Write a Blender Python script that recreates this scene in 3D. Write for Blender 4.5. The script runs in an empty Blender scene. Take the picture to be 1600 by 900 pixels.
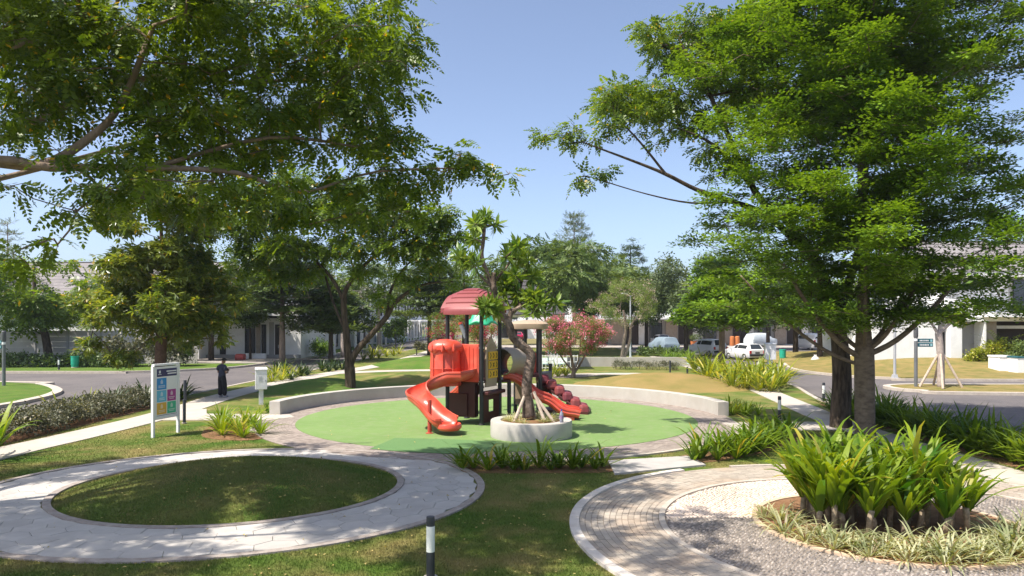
import bpy, bmesh, math, random
import numpy as np
from mathutils import Vector, Matrix, Euler
PI = math.pi
sc = bpy.context.scene
COL = sc.collection

# ------------------------------------------------------------------ camera, sky, sun, exposure
CAM_H, FPX, HORIZ = 3.4, 1160.0, 500.0      # eye height, focal length in photo pixels, horizon row
cam_d = bpy.data.cameras.new('camera')
cam = bpy.data.objects.new('camera', cam_d); COL.objects.link(cam)
cam.location = (0, 0, CAM_H); cam.rotation_euler = (PI/2, 0, 0)
cam_d.sensor_width = 36; cam_d.lens = 36*FPX/1600; cam_d.shift_y = (HORIZ-450)/1600
cam_d.clip_start = 0.1; cam_d.clip_end = 6000
sc.camera = cam
SUN_EL, SUN_AZ = math.radians(59), math.radians(-120)     # azimuth from +Y, clockwise: the sun stands to the left
world = bpy.data.worlds.new('World'); sc.world = world; world.use_nodes = True
nt = world.node_tree
sky = nt.nodes.new('ShaderNodeTexSky'); sky.sky_type = 'NISHITA'; sky.sun_disc = False
sky.sun_elevation = SUN_EL; sky.sun_rotation = SUN_AZ
sky.air_density = 0.65; sky.dust_density = 2.0; sky.ozone_density = 2.0; sky.altitude = 0
bg = nt.nodes['Background']; bg.inputs['Strength'].default_value = 0.135
hs_ = nt.nodes.new('ShaderNodeHueSaturation'); hs_.inputs['Saturation'].default_value = .90      # a slightly milky tropical sky, all round
nt.links.new(sky.outputs['Color'], hs_.inputs['Color']); nt.links.new(hs_.outputs['Color'], bg.inputs['Color'])
sl = bpy.data.lights.new('sun', 'SUN'); sl.energy = 3.9; sl.angle = math.radians(0.55); sl.color = (1.0, 0.93, 0.82)
sun = bpy.data.objects.new('sun', sl); COL.objects.link(sun)
sdir = Vector((math.sin(SUN_AZ)*math.cos(SUN_EL), math.cos(SUN_AZ)*math.cos(SUN_EL), math.sin(SUN_EL)))
sun.rotation_euler = (-sdir).to_track_quat('-Z', 'Y').to_euler(); sun.location = sdir*60
sc.view_settings.view_transform = 'Standard'; sc.view_settings.look = 'None'
sc.view_settings.exposure = 0.95; sc.view_settings.gamma = 1.0
sc.cycles.max_bounces = 6; sc.cycles.transparent_max_bounces = 6
sc.cycles.use_denoising = True

def G(px, py, z=0.0):
    """a point of the ground seen at a photo pixel"""
    D = (CAM_H-z)*FPX/(py-HORIZ); return ((px-800)/FPX*D, D)
def A(px, py, D):
    """a point at a known distance"""
    return ((px-800)/FPX*D, D, CAM_H-(py-HORIZ)/FPX*D)

# ------------------------------------------------------------------ materials
MATS = {}
def _n(nt, t, **kw):
    n = nt.nodes.new(t)
    for k, v in kw.items():
        if k in n.inputs: n.inputs[k].default_value = v
        else: setattr(n, k, v)
    return n
def rgba(c): return (c[0], c[1], c[2], 1)
def mat(name, c1, c2=None, scale=3.0, rough=0.75, bump=0.0, bscale=None, metal=0.0, spec=0.4, rnd=0.0, rsrc='obj',
        c3=None, scale3=40.0, w3=0.5, trans=0.0, tcol=None, coat=0.0, alpha=1.0, stretch=None, transmission=0.0):
    if name in MATS: return MATS[name]
    m = bpy.data.materials.new(name); m.use_nodes = True; nt = m.node_tree; L = nt.links
    b = nt.nodes['Principled BSDF']; out = nt.nodes['Material Output']
    b.inputs['Roughness'].default_value = rough; b.inputs['Metallic'].default_value = metal
    b.inputs['Specular IOR Level'].default_value = spec; b.inputs['Coat Weight'].default_value = coat
    if transmission: b.inputs['Transmission Weight'].default_value = transmission
    geo = _n(nt, 'ShaderNodeNewGeometry'); pos = geo.outputs['Position']
    if stretch:
        mp = _n(nt, 'ShaderNodeMapping'); mp.inputs['Scale'].default_value = stretch; L.new(pos, mp.inputs['Vector']); pos = mp.outputs['Vector']
    col = None
    if c2 is None: c2 = tuple(x*0.8 for x in c1)
    nz = _n(nt, 'ShaderNodeTexNoise', Scale=scale, Detail=5.0, Roughness=0.6); L.new(pos, nz.inputs['Vector'])
    rp = _n(nt, 'ShaderNodeValToRGB'); L.new(nz.outputs['Fac'], rp.inputs['Fac'])
    rp.color_ramp.elements[0].position = 0.33; rp.color_ramp.elements[1].position = 0.67
    rp.color_ramp.elements[0].color = rgba(c1); rp.color_ramp.elements[1].color = rgba(c2); col = rp.outputs['Color']
    if c3 is not None:
        n3 = _n(nt, 'ShaderNodeTexNoise', Scale=scale3, Detail=3.0); L.new(pos, n3.inputs['Vector'])
        r3 = _n(nt, 'ShaderNodeValToRGB'); L.new(n3.outputs['Fac'], r3.inputs['Fac'])
        r3.color_ramp.elements[0].position = 0.45; r3.color_ramp.elements[1].position = 0.7
        r3.color_ramp.elements[0].color = (0, 0, 0, 1); r3.color_ramp.elements[1].color = (w3, w3, w3, 1)
        mx = _n(nt, 'ShaderNodeMix', data_type='RGBA'); L.new(r3.outputs['Color'], mx.inputs['Factor'])
        L.new(col, mx.inputs[6]); mx.inputs[7].default_value = rgba(c3); col = mx.outputs[2]
    if rnd > 0:
        if rsrc == 'obj': r = _n(nt, 'ShaderNodeObjectInfo').outputs['Random']
        else: r = geo.outputs['Random Per Island']
        mr = _n(nt, 'ShaderNodeMapRange'); L.new(r, mr.inputs['Value'])
        mr.inputs['To Min'].default_value = 1-rnd; mr.inputs['To Max'].default_value = 1+rnd
        hs = _n(nt, 'ShaderNodeHueSaturation'); L.new(col, hs.inputs['Color']); L.new(mr.outputs['Result'], hs.inputs['Value'])
        col = hs.outputs['Color']
    L.new(col, b.inputs['Base Color'])
    if bump > 0:
        nb = _n(nt, 'ShaderNodeTexNoise', Scale=bscale or scale*8, Detail=6.0); L.new(pos, nb.inputs['Vector'])
        bp = _n(nt, 'ShaderNodeBump', Strength=bump, Distance=0.03); L.new(nb.outputs['Fac'], bp.inputs['Height']); L.new(bp.outputs['Normal'], b.inputs['Normal'])
    if trans > 0:
        t = _n(nt, 'ShaderNodeBsdfTranslucent'); mxs = _n(nt, 'ShaderNodeMixShader'); mxs.inputs[0].default_value = trans
        if tcol: t.inputs['Color'].default_value = rgba(tcol)
        else: L.new(col, t.inputs['Color'])
        L.new(b.outputs[0], mxs.inputs[1]); L.new(t.outputs[0], mxs.inputs[2]); L.new(mxs.outputs[0], out.inputs['Surface'])
    MATS[name] = m
    return m
def leafmat(name, dark, light, rare=None, rough=0.42, trans=0.42, spec=0.45, tmul=(2.1, 1.9, .5), rarep=0.93, clump=0.5, obj=False):
    """leaf colours differ from leaf to leaf and from clump to clump"""
    if name in MATS: return MATS[name]
    m = bpy.data.materials.new(name); m.use_nodes = True; nt = m.node_tree; L = nt.links
    b = nt.nodes['Principled BSDF']; out = nt.nodes['Material Output']
    b.inputs['Roughness'].default_value = rough; b.inputs['Specular IOR Level'].default_value = spec
    geo = _n(nt, 'ShaderNodeNewGeometry')
    rnd_ = geo.outputs['Random Per Island']
    if obj: rnd_ = _n(nt, 'ShaderNodeObjectInfo').outputs['Random']
    nz = _n(nt, 'ShaderNodeTexNoise', Scale=clump, Detail=3.0); L.new(geo.outputs['Position'], nz.inputs['Vector'])
    ad = _n(nt, 'ShaderNodeMath', operation='MULTIPLY_ADD'); L.new(rnd_, ad.inputs[0]); ad.inputs[1].default_value = 0.55
    sb = _n(nt, 'ShaderNodeMapRange'); L.new(nz.outputs['Fac'], sb.inputs['Value'])
    sb.inputs['From Min'].default_value = .3; sb.inputs['From Max'].default_value = .7; sb.inputs['To Max'].default_value = .45
    L.new(sb.outputs['Result'], ad.inputs[2])
    rp = _n(nt, 'ShaderNodeValToRGB'); L.new(ad.outputs[0], rp.inputs['Fac'])
    e = rp.color_ramp.elements; e[0].position = 0.1; e[0].color = rgba(dark); e[1].position = 0.9; e[1].color = rgba(light)
    col = rp.outputs['Color']
    if rare:
        wn = _n(nt, 'ShaderNodeTexWhiteNoise', noise_dimensions='1D'); L.new(rnd_, wn.inputs['W'])
        gt = _n(nt, 'ShaderNodeMath', operation='GREATER_THAN'); L.new(wn.outputs['Value'], gt.inputs[0]); gt.inputs[1].default_value = rarep
        mx = _n(nt, 'ShaderNodeMix', data_type='RGBA'); L.new(gt.outputs[0], mx.inputs['Factor']); L.new(col, mx.inputs[6]); mx.inputs[7].default_value = rgba(rare); col = mx.outputs[2]
    L.new(col, b.inputs['Base Color'])
    t = _n(nt, 'ShaderNodeBsdfTranslucent')
    ml = _n(nt, 'ShaderNodeMix', data_type='RGBA', blend_type='MULTIPLY'); ml.inputs['Factor'].default_value = 1; L.new(col, ml.inputs[6]); ml.inputs[7].default_value = rgba(tmul); L.new(ml.outputs[2], t.inputs['Color'])
    mxs = _n(nt, 'ShaderNodeMixShader'); mxs.inputs[0].default_value = trans
    L.new(b.outputs[0], mxs.inputs[1]); L.new(t.outputs[0], mxs.inputs[2]); L.new(mxs.outputs[0], out.inputs['Surface'])
    MATS[name] = m
    return m

# ------------------------------------------------------------------ mesh helpers
class MB:
    """collects shapes; build() links them as one mesh object"""
    def __init__(s): s.v = []; s.f = []; s.n = 0
    def add(s, v, f):
        v = np.asarray(v, float).reshape(-1, 3); s.v.append(v)
        if isinstance(f, np.ndarray): s.f.append(f+s.n)
        else: s.f.extend([tuple(i+s.n for i in q) for q in f])
        s.n += len(v); return s
    def box(s, c, d, rz=0.0, taper=1.0, rot=None):
        x, y, z = d[0]/2, d[1]/2, d[2]/2
        v = np.array([(-x, -y, -z), (x, -y, -z), (x, y, -z), (-x, y, -z), (-x*taper, -y*taper, z), (x*taper, -y*taper, z), (x*taper, y*taper, z), (-x*taper, y*taper, z)])
        if rot is not None: v = v @ np.array(rot.to_matrix()).T if isinstance(rot, Euler) else v @ np.array(rot).T
        if rz: ca, sa = math.cos(rz), math.sin(rz); v = v @ np.array([(ca, sa, 0), (-sa, ca, 0), (0, 0, 1)])
        return s.add(v+np.array(c), [(0, 3, 2, 1), (4, 5, 6, 7), (0, 1, 5, 4), (1, 2, 6, 5), (2, 3, 7, 6), (3, 0, 4, 7)])
    def span(s, a, b): return s.box(((a[0]+b[0])/2, (a[1]+b[1])/2, (a[2]+b[2])/2), (abs(b[0]-a[0]), abs(b[1]-a[1]), abs(b[2]-a[2])))
    def tube(s, pts, r, n=8, cap=True):
        pts = np.asarray(pts, float); k = len(pts); r = np.broadcast_to(np.asarray(r, float), (k,))
        t = np.gradient(pts, axis=0); t /= np.linalg.norm(t, axis=1)[:, None]+1e-9
        up = np.array((0, 0, 1.)) if abs(t[0, 2]) < .9 else np.array((1., 0, 0))
        a = np.cross(t[0], up); a /= np.linalg.norm(a); ring = []
        for i in range(k):
            a = a-t[i]*np.dot(a, t[i]); a /= np.linalg.norm(a)+1e-9; b = np.cross(t[i], a)
            th = np.arange(n)*2*PI/n; ring.append(pts[i]+r[i]*(np.cos(th)[:, None]*a+np.sin(th)[:, None]*b))
        f = [(i*n+j, i*n+(j+1) % n, (i+1)*n+(j+1) % n, (i+1)*n+j) for i in range(k-1) for j in range(n)]
        if cap: f += [tuple(range(n))[::-1], tuple((k-1)*n+j for j in range(n))]
        return s.add(np.concatenate(ring), f)
    def lathe(s, prof, c=(0, 0, 0), n=16, sx=1, sy=1):
        k = len(prof); th = np.arange(n)*2*PI/n; v = []
        for r, z in prof: v.append(np.stack([c[0]+r*sx*np.cos(th), c[1]+r*sy*np.sin(th), np.full(n, c[2]+z)], 1))
        f = [(i*n+j, i*n+(j+1) % n, (i+1)*n+(j+1) % n, (i+1)*n+j) for i in range(k-1) for j in range(n)]
        f += [tuple(range(n))[::-1], tuple((k-1)*n+j for j in range(n))]
        return s.add(np.concatenate(v), f)
    def prism(s, poly, z0, z1, top=True, bottom=False):
        p = np.asarray(poly, float)
        if np.sum(p[:, 0]*np.roll(p[:, 1], -1)-p[:, 1]*np.roll(p[:, 0], -1)) < 0: p = p[::-1]
        n = len(p); v = np.concatenate([np.c_[p, np.full(n, z0)], np.c_[p, np.full(n, z1)]])
        f = [(i, (i+1) % n, n+(i+1) % n, n+i) for i in range(n)]
        if top: f.append(tuple(range(n, 2*n)))
        if bottom: f.append(tuple(range(n))[::-1])
        return s.add(v, f)
    def strip(s, pts, w, z0, z1, closed=False):
        p = np.asarray(pts, float); k = len(p)
        t = (np.roll(p, -1, 0)-np.roll(p, 1, 0)) if closed else np.gradient(p, axis=0)
        t /= np.linalg.norm(t, axis=1)[:, None]+1e-9; nrm = np.c_[-t[:, 1], t[:, 0]]
        ww = np.broadcast_to(np.asarray(w, float), (k,))[:, None]/2
        a, b = p+nrm*ww, p-nrm*ww; o = np.ones((k, 1))
        v = np.concatenate([np.c_[a, o*z0], np.c_[a, o*z1], np.c_[b, o*z1], np.c_[b, o*z0]])
        f = []
        for i in range(k if closed else k-1):
            j = (i+1) % k
            f += [(k+i, 2*k+i, 2*k+j, k+j), (i, k+i, k+j, j), (2*k+i, 3*k+i, 3*k+j, 2*k+j)]
        if not closed: f += [(0, 3*k, 2*k, k), (k-1, 2*k-1, 3*k-1, 4*k-1)]
        return s.add(v, f)
    def grid(s, nu, nv, fn):
        v = [fn(i/(nu-1), j/(nv-1)) for i in range(nu) for j in range(nv)]
        return s.add(v, [(i*nv+j, (i+1)*nv+j, (i+1)*nv+j+1, i*nv+j+1) for i in range(nu-1) for j in range(nv-1)])
    def mesh(s, name, off=(0, 0, 0)):
        me = bpy.data.meshes.new(name)
        v = np.concatenate(s.v)-np.array(off, float)
        vi, st, tot, p = [], [], [], 0
        for q in s.f:
            if isinstance(q, np.ndarray):
                m, k = q.shape; vi.append(q.ravel()); st.append(p+np.arange(m)*k); tot.append(np.full(m, k)); p += m*k
            else: vi.append(np.array(q)); st.append(np.array([p])); tot.append(np.array([len(q)])); p += len(q)
        vi, st, tot = np.concatenate(vi), np.concatenate(st), np.concatenate(tot)
        me.vertices.add(len(v)); me.vertices.foreach_set('co', v.ravel().astype(np.float32))
        me.loops.add(len(vi)); me.loops.foreach_set('vertex_index', vi.astype(np.int32))
        me.polygons.add(len(st)); me.polygons.foreach_set('loop_start', st.astype(np.int32)); me.polygons.foreach_set('loop_total', tot.astype(np.int32))
        me.polygons.foreach_set('use_smooth', np.zeros(len(st), bool)); me.update(calc_edges=True); return me
    def build(s, name, m, parent=None, loc=(0, 0, 0), smooth=False, bevel=0.0, world=True):
        """world: the shapes were given in world coordinates and loc (or the parent's place) is taken off"""
        off = loc if parent is None else wloc(parent)
        me = s.mesh(name, off if world else (0, 0, 0))
        o = bpy.data.objects.new(name, me); COL.objects.link(o)
        me.materials.append(m)
        if parent is not None: o.parent = parent
        else: o.location = loc
        if bevel:
            md = o.modifiers.new('bevel', 'BEVEL'); md.width = bevel; md.segments = 2; md.limit_method = 'ANGLE'
        if smooth:
            me.polygons.foreach_set('use_smooth', np.ones(len(me.polygons), bool))
            if smooth != 'all': 
                try: me.set_sharp_from_angle(angle=math.radians(40))
                except Exception: pass
        return o
def wloc(o):
    l = Vector(o.location)
    while o.parent: o = o.parent; l += o.location
    return l
def tag(o, label=None, cat=None, group=None, kind=None):
    if label: o['label'] = label
    if cat: o['category'] = cat
    if group: o['group'] = group
    if kind: o['kind'] = kind
    return o
def thing(name, label, cat, loc, group=None, rz=0):
    o = bpy.data.objects.new(name, None); COL.objects.link(o); o.location = loc; o.rotation_euler = (0, 0, rz); o.empty_display_size = .2
    return tag(o, label, cat, group)
def dup(o, parent=None):
    c = o.copy(); COL.objects.link(c)
    if parent is not None: c.parent = parent
    for ch in list(o.children): dup(ch, c)
    return c
def catmull(pts, n=8, closed=False):
    p = [np.array(q, float) for q in pts]; out = []; k = len(p)
    for i in range(k if closed else k-1):
        a, b, c, d = (p[(i-1) % k], p[i], p[(i+1) % k], p[(i+2) % k]) if closed else (p[max(i-1, 0)], p[i], p[i+1], p[min(i+2, k-1)])
        for j in range(n):
            t = j/n; out.append(.5*((2*b)+(c-a)*t+(2*a-5*b+4*c-d)*t*t+(3*b-a-3*c+d)*t**3))
    if not closed: out.append(p[-1])
    return np.array(out)
def inpoly(P, poly):
    x, y = P[:, 0], P[:, 1]; r = np.zeros(len(P), bool); q = np.asarray(poly); j = len(q)-1
    for i in range(len(q)):
        c = ((q[i, 1] > y) != (q[j, 1] > y)) & (x < (q[j, 0]-q[i, 0])*(y-q[i, 1])/(q[j, 1]-q[i, 1]+1e-12)+q[i, 0]); r ^= c; j = i
    return r
def ell(c, rx, ry, n=96, a0=0, a1=2*PI, end=False):
    th = np.linspace(a0, a1, n, endpoint=end); return np.c_[c[0]+rx*np.cos(th), c[1]+ry*np.sin(th)]

# ------------------------------------------------------------------ surface materials
m_grass = mat('lawn_grass', (.075, .14, .018), (.19, .185, .055), scale=.45, rough=.9, bump=.9, bscale=60, spec=.15, c3=(.27, .215, .085), scale3=.9, w3=.75)
m_green = mat('green_lawn', (.06, .14, .016), (.12, .18, .03), scale=.8, rough=.9, bump=.9, bscale=60, spec=.15, c3=(.15, .13, .05), scale3=2.2, w3=.4)
m_dry = mat('dry_grass', (.30, .215, .085), (.20, .175, .06), scale=.7, rough=.95, bump=.9, bscale=50, spec=.1, c3=(.10, .13, .025), scale3=1.3, w3=.6)
m_mound = mat('browned_grass', (.31, .215, .085), (.24, .19, .065), scale=.5, rough=.95, bump=.9, bscale=50, spec=.1, c3=(.14, .15, .035), scale3=.7, w3=.5)
m_moundg = mat('mound_grass', (.05, .125, .014), (.17, .17, .045), scale=.38, rough=.9, bump=.9, bscale=60, spec=.15, c3=(.20, .16, .06), scale3=1.6, w3=.5)
m_soil = mat('bare_soil', (.19, .10, .052), (.26, .15, .085), scale=6, rough=.95, bump=.7, bscale=40, spec=.1)
m_ground = mat('ground_soil', (.16, .15, .06), (.23, .19, .09), scale=.15, rough=.95, bump=.4, bscale=10, spec=.1)
m_asph = mat('asphalt', (.105, .096, .098), (.16, .143, .138), scale=.22, rough=.85, bump=.35, bscale=120, spec=.25, c3=(.18, .16, .15), scale3=3, w3=.35)
m_conc = mat('path_concrete', (.42, .375, .325), (.50, .455, .40), scale=1.2, rough=.85, bump=.2, bscale=70, spec=.2, c3=(.45, .40, .35), scale3=5, w3=.35)
m_slab = mat('ring_slab', (.43, .40, .37), (.51, .48, .445), scale=2.5, rough=.8, bump=.2, bscale=60, spec=.25, rnd=.07, c3=(.45, .42, .39), scale3=6, w3=.4)
m_kerb = mat('kerb_concrete', (.44, .385, .325), (.53, .475, .41), scale=2, rough=.85, bump=.3, bscale=50, spec=.2, c3=(.36, .30, .25), scale3=7, w3=.5)
m_edge = mat('ring_edging', (.30, .25, .22), (.42, .37, .33), scale=6, rough=.9, bump=.6, bscale=60, spec=.2)
m_brick = mat('paving_brick', (.27, .225, .195), (.33, .28, .245), scale=1.5, rough=.85, bump=.3, bscale=90, spec=.2, rnd=.14)
m_bricki = mat('paving_brick_mass', (.27, .225, .195), (.33, .28, .245), scale=1.5, rough=.85, bump=.3, bscale=90, spec=.2, rnd=.14, rsrc='isl')
m_brickw = mat('warm_paving_brick', (.36, .315, .265), (.42, .365, .30), scale=.8, rough=.85, bump=.3, bscale=90, spec=.2, rnd=.13, c3=(.36, .25, .17), scale3=1.2, w3=.5)
m_brickwi = mat('warm_paving_mass', (.36, .315, .265), (.42, .365, .30), scale=.8, rough=.85, bump=.3, bscale=90, spec=.2, rnd=.13, rsrc='isl', c3=(.36, .25, .17), scale3=1.2, w3=.5)
m_joint = mat('sandy_joint', (.17, .135, .11), (.22, .18, .15), scale=4, rough=.95, spec=.1)
m_rubber = mat('green_rubber', (.155, .25, .078), (.185, .285, .095), scale=.5, rough=.88, bump=.4, bscale=160, spec=.2, c3=(.23, .28, .14), scale3=3.1, w3=.5)
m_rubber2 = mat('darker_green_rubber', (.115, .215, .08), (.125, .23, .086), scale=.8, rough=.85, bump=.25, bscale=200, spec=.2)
m_wall = mat('bench_wall_plaster', (.42, .395, .36), (.48, .455, .415), scale=1.5, rough=.85, bump=.15, bscale=60, spec=.2, c3=(.40, .36, .31), scale3=2.5, w3=.45)
m_pebw = mat('pale_pebble', (.62, .48, .38), (.72, .61, .51), scale=9, rough=.55, rnd=.15, rsrc='isl', spec=.35)
m_pebd = mat('dark_pebble', (.10, .093, .092), (.36, .31, .265), scale=16, rough=.5, rnd=.4, rsrc='isl', spec=.4)
m_mortar = mat('pebble_mortar', (.20, .17, .145), (.26, .22, .185), scale=8, rough=.95, bump=.5, bscale=60, spec=.1)
# ------------------------------------------------------------------ the ground plan
def structure(mb, name, m, **k): return tag(mb.build(name, m, **k), kind='structure')
structure(MB().prism([(-2500, -60), (2500, -60), (2500, 4500), (-2500, 4500)], -.6, -.16), 'ground', m_ground)
# roads lie 12 cm under the lawns
road = MB()
road.prism([(-90, 18), (-13, 18), (-9, 175), (-15.5, 175), (-17.2, 96), (-18, 70), (-19.2, 59), (-21, 52), (-26, 48.8), (-90, 48.8)], -.3, -.124)
structure(road, 'left_road', m_asph)
structure(MB().prism([(12, -5), (45, -5), (90, 30), (90, 42), (30, 42.6), (22.3, 44), (20, 47), (19.6, 52), (22.5, 63), (26, 80), (48, 84), (60, 88), (60, 96), (12, 96)], -.3, -.120), 'right_road', m_asph)
structure(MB().prism([(-8.9, 92.5), (60, 96.5), (60, 104), (-9.5, 104)], -.3, -.112), 'driveway', mat('driveway_concrete', (.34, .30, .27), (.42, .38, .34), scale=.8, rough=.9, spec=.2))
LAWN = [(-16, -4), (-15.8, 12), (-15.6, 20), (-15.0, 28), (-14.7, 34), (-14.35, 41.5), (-13.6, 50), (-12.3, 75), (-11.2, 92), (13.8, 92), (14.6, 60), (14.9, 48), (14.7, 39.4), (13.5, 33.5), (12.95, 30), (12.75, 20), (12.7, -4)]
structure(MB().prism(LAWN, -.3, 0), 'lawn', m_grass)
def kerb(pts, w=.2, z1=.02, closed=False, name='kerb', n=6):
    p = catmull(pts, n, closed); return structure(MB().strip(p, w, -.25, z1, closed), name, m_kerb)
kerb([q for q in LAWN[:9]], .18); kerb([q for q in LAWN[10:]], .18)
# verges across the roads
V1 = [(-90, 49.2), (-32, 49.1), (-25.5, 49.3), (-21, 52.6), (-19.4, 59), (-18.2, 70), (-17.4, 96), (-15.8, 175), (-40, 175), (-40, 72), (-90, 72)]
structure(MB().prism(V1, -.3, .0), 'left_verge', m_green); kerb(V1[:8], .24)
V2 = [(-20.6, 29.9), (-20.7, 31.6), (-21.1, 33.8), (-22.3, 36.4), (-25.2, 39.6), (-28.5, 41), (-60, 44), (-60, 20), (-21, 20)]
structure(MB().prism(V2, -.3, .0), 'traffic_island', m_green); kerb([(-21, 20)]+V2[:7], .42, .015)
V3 = [(90, 42.3), (29, 42.5), (22.5, 44), (20.2, 47), (19.8, 52.5), (22.7, 63), (26.2, 80), (60, 84), (90, 84)]
structure(MB().prism(V3, -.3, .0), 'right_verge', m_dry); kerb(V3[:7], .24)
V4 = [(60, 39.8), (27, 39.3), (22, 39.6), (19.8, 38.9), (19.2, 37.6), (19.9, 36.2), (24, 34.7), (60, 32)]
structure(MB().prism(V4, -.3, .0), 'traffic_island', m_dry); kerb(V4, .34, .015)
# mounds
def mound(c, rx, ry, h, m, name='grass_mound', p=1.0, wv=1.0):
    mb = MB(); n, k = 72, 14; v = [(c[0], c[1], h)]; f = []
    for i in range(1, k+1):
        r = i/k
        for j in range(n):
            a = j*2*PI/n; wob = 1+wv*(.04*math.sin(3*a+c[0])+.03*math.sin(5*a))
            v.append((c[0]+rx*r*wob*math.cos(a), c[1]+ry*r*wob*math.sin(a), (h+.02)*(1-r*r)**(1.0*p)-.02+ (.03 if i < k else 0)))
    for j in range(n): f.append((0, 1+j, 1+(j+1) % n))
    for i in range(k-1): f += [(1+i*n+j, 1+(i+1)*n+j, 1+(i+1)*n+(j+1) % n, 1+i*n+(j+1) % n) for j in range(n)]
    return structure(mb.add(v, f), name, m, smooth='all')
RC, RIX, RIY = (-5.65, 15.15), 3.32, 3.02
ROC, ROX, ROY = (-5.65, 14.95), 5.05, 4.55
mound(RC, RIX/1.05, RIY/1.05, .42, m_moundg, wv=0)
mound((7.9, 38.6), 4.9, 4.2, .62, m_mound, p=1.4)
mound((-9.6, 37.5), 3.0, 4.2, .40, m_green, p=1.4); mound((-5.2, 41.5), 4.2, 4.2, .45, m_grass, p=1.4); mound((-6.5, 56), 4.2, 4.5, .6, m_green, p=1.4)
mound((33, 62), 13, 14, 1.0, m_dry, p=1.3)

# footpaths
def path(pts, w, name='footpath', z=.022, m=m_conc):
    p = catmull(pts, 8); structure(MB().strip(p, w, -.1, z), name, m); return p
PL = path([(-13.5, 4), (-13.3, 12), (-13.05, 18.5), (-12.75, 21.5), (-12.5, 25), (-12.5, 28.5), (-12.8, 33), (-12.6, 38), (-12.1, 43), (-11.3, 48), (-10, 55), (-9.2, 65), (-8.8, 80), (-8.8, 91.8)], [1.35]*105)
PR = path([(10.95, 2), (10.9, 8), (10.85, 14), (10.8, 18), (10.75, 22), (10.95, 26), (11.4, 30), (12.1, 36), (12.8, 41), (12.9, 48), (13.2, 58), (13.4, 70), (13.2, 91)], 1.15)
PB = path([(-11.4, 47.2), (-8, 49.5), (-4, 50), (0, 48), (2.7, 46), (6.5, 46.8), (9.5, 46.2), (12.5, 44.5)], 1.5, z=.016)
JL = [(-12.2, 25.1), (-8.2, 25.1), (-7.6, 25.9), (-8.0, 26.65), (-11.0, 26.75), (-11.6, 28.2), (-12.3, 28.2)]
JR = [(6.9, 24.4), (10.9, 24.7), (10.9, 22.8), (6.9, 22.9)]
structure(MB().prism(JL, -.1, .027), 'footpath', m_conc); structure(MB().prism(JR, -.1, .027), 'footpath', m_conc)
SLAB = [(2.25, 16.25), (4.5, 17.25), (4.35, 18.35), (2.3, 17.75)]
structure(MB().prism(SLAB, -.1, .045), 'paving_slab', mat('threshold_slab', (.38, .355, .33), (.44, .415, .39), scale=3, rough=.8, spec=.2))

# the ring path of pale slabs round the left mound
ring = structure(MB().prism(ell(ROC, ROX-.02, ROY-.02), -.1, -.012), 'ring_path', m_joint)
def kring(c0, rx0, ry0, c1, rx1, ry1, z0, z1, n=120, a0=0, a1=2*PI):
    """flat annulus with a thickness"""
    full = abs(a1-a0-2*PI) < 1e-6; mb = MB(); k = n if full else n+1
    A_, B_ = ell(c0, rx0, ry0, k, a0, a1, not full), ell(c1, rx1, ry1, k, a0, a1, not full); o = np.ones((k, 1))
    v = np.concatenate([np.c_[A_, o*z0], np.c_[A_, o*z1], np.c_[B_, o*z1], np.c_[B_, o*z0]]); f = []
    for i in range(n):
        j = (i+1) % k; f += [(k+i, 2*k+i, 2*k+j, k+j), (i, k+i, k+j, j), (2*k+i, 3*k+i, 3*k+j, 2*k+j)]
    if not full: f += [(0, 3*k, 2*k, k), (k-1, 2*k-1, 3*k-1, 4*k-1)]
    return mb.add(v, f)
kring(RC, RIX-.04, RIY-.04, RC, RIX+.1, RIY+.1, -.1, .035).build('inner_edging', m_edge, ring)
kring(ROC, ROX-.1, ROY-.1, ROC, ROX+.05, ROY+.05, -.1, .03).build('outer_edging', m_edge, ring)
rng = random.Random(4)
def ringpt(u, t):     # u turns round the ring, t from the inner to the outer edge
    a = u*2*PI; i = (RC[0]+(RIX+.1)*math.cos(a), RC[1]+(RIY+.1)*math.sin(a)); o = (ROC[0]+(ROX-.1)*math.cos(a), ROC[1]+(ROY-.1)*math.sin(a))
    return (i[0]+(o[0]-i[0])*t, i[1]+(o[1]-i[1])*t)
NH, NR = 48, 4
jit = {}
def hv(i2, j3):      # shared corner of the honeycomb, nudged
    key = (i2 % (2*NH), j3)
    if key not in jit: jit[key] = (rng.uniform(-.22, .22), rng.uniform(-.22, .22))
    du, dv = jit[key]; t = (j3+dv)/(3*NR-.5)
    return ringpt((i2+du*.8)/(2*NH), min(1, max(0, t)))
def inset_prism(poly, gap, z0, z1, mb=None):
    p = np.array(poly); c = p.mean(0); d = p-c; L = np.linalg.norm(d, axis=1)[:, None]
    return (mb or MB()).prism(c+d*(1-gap/np.maximum(L, gap)), z0, z1)
for r in range(NR):
    for i in range(NH):
        b = 2*i+(r % 2); j = 3*r
        poly = [hv(b-1, j), hv(b, j-1), hv(b+1, j), hv(b+1, j+2), hv(b, j+3), hv(b-1, j+2)]
        c = np.mean(poly, 0)
        inset_prism(poly, .005, -.05, .018+rng.uniform(-.003, .003)).build('slab', m_slab, ring)

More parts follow.
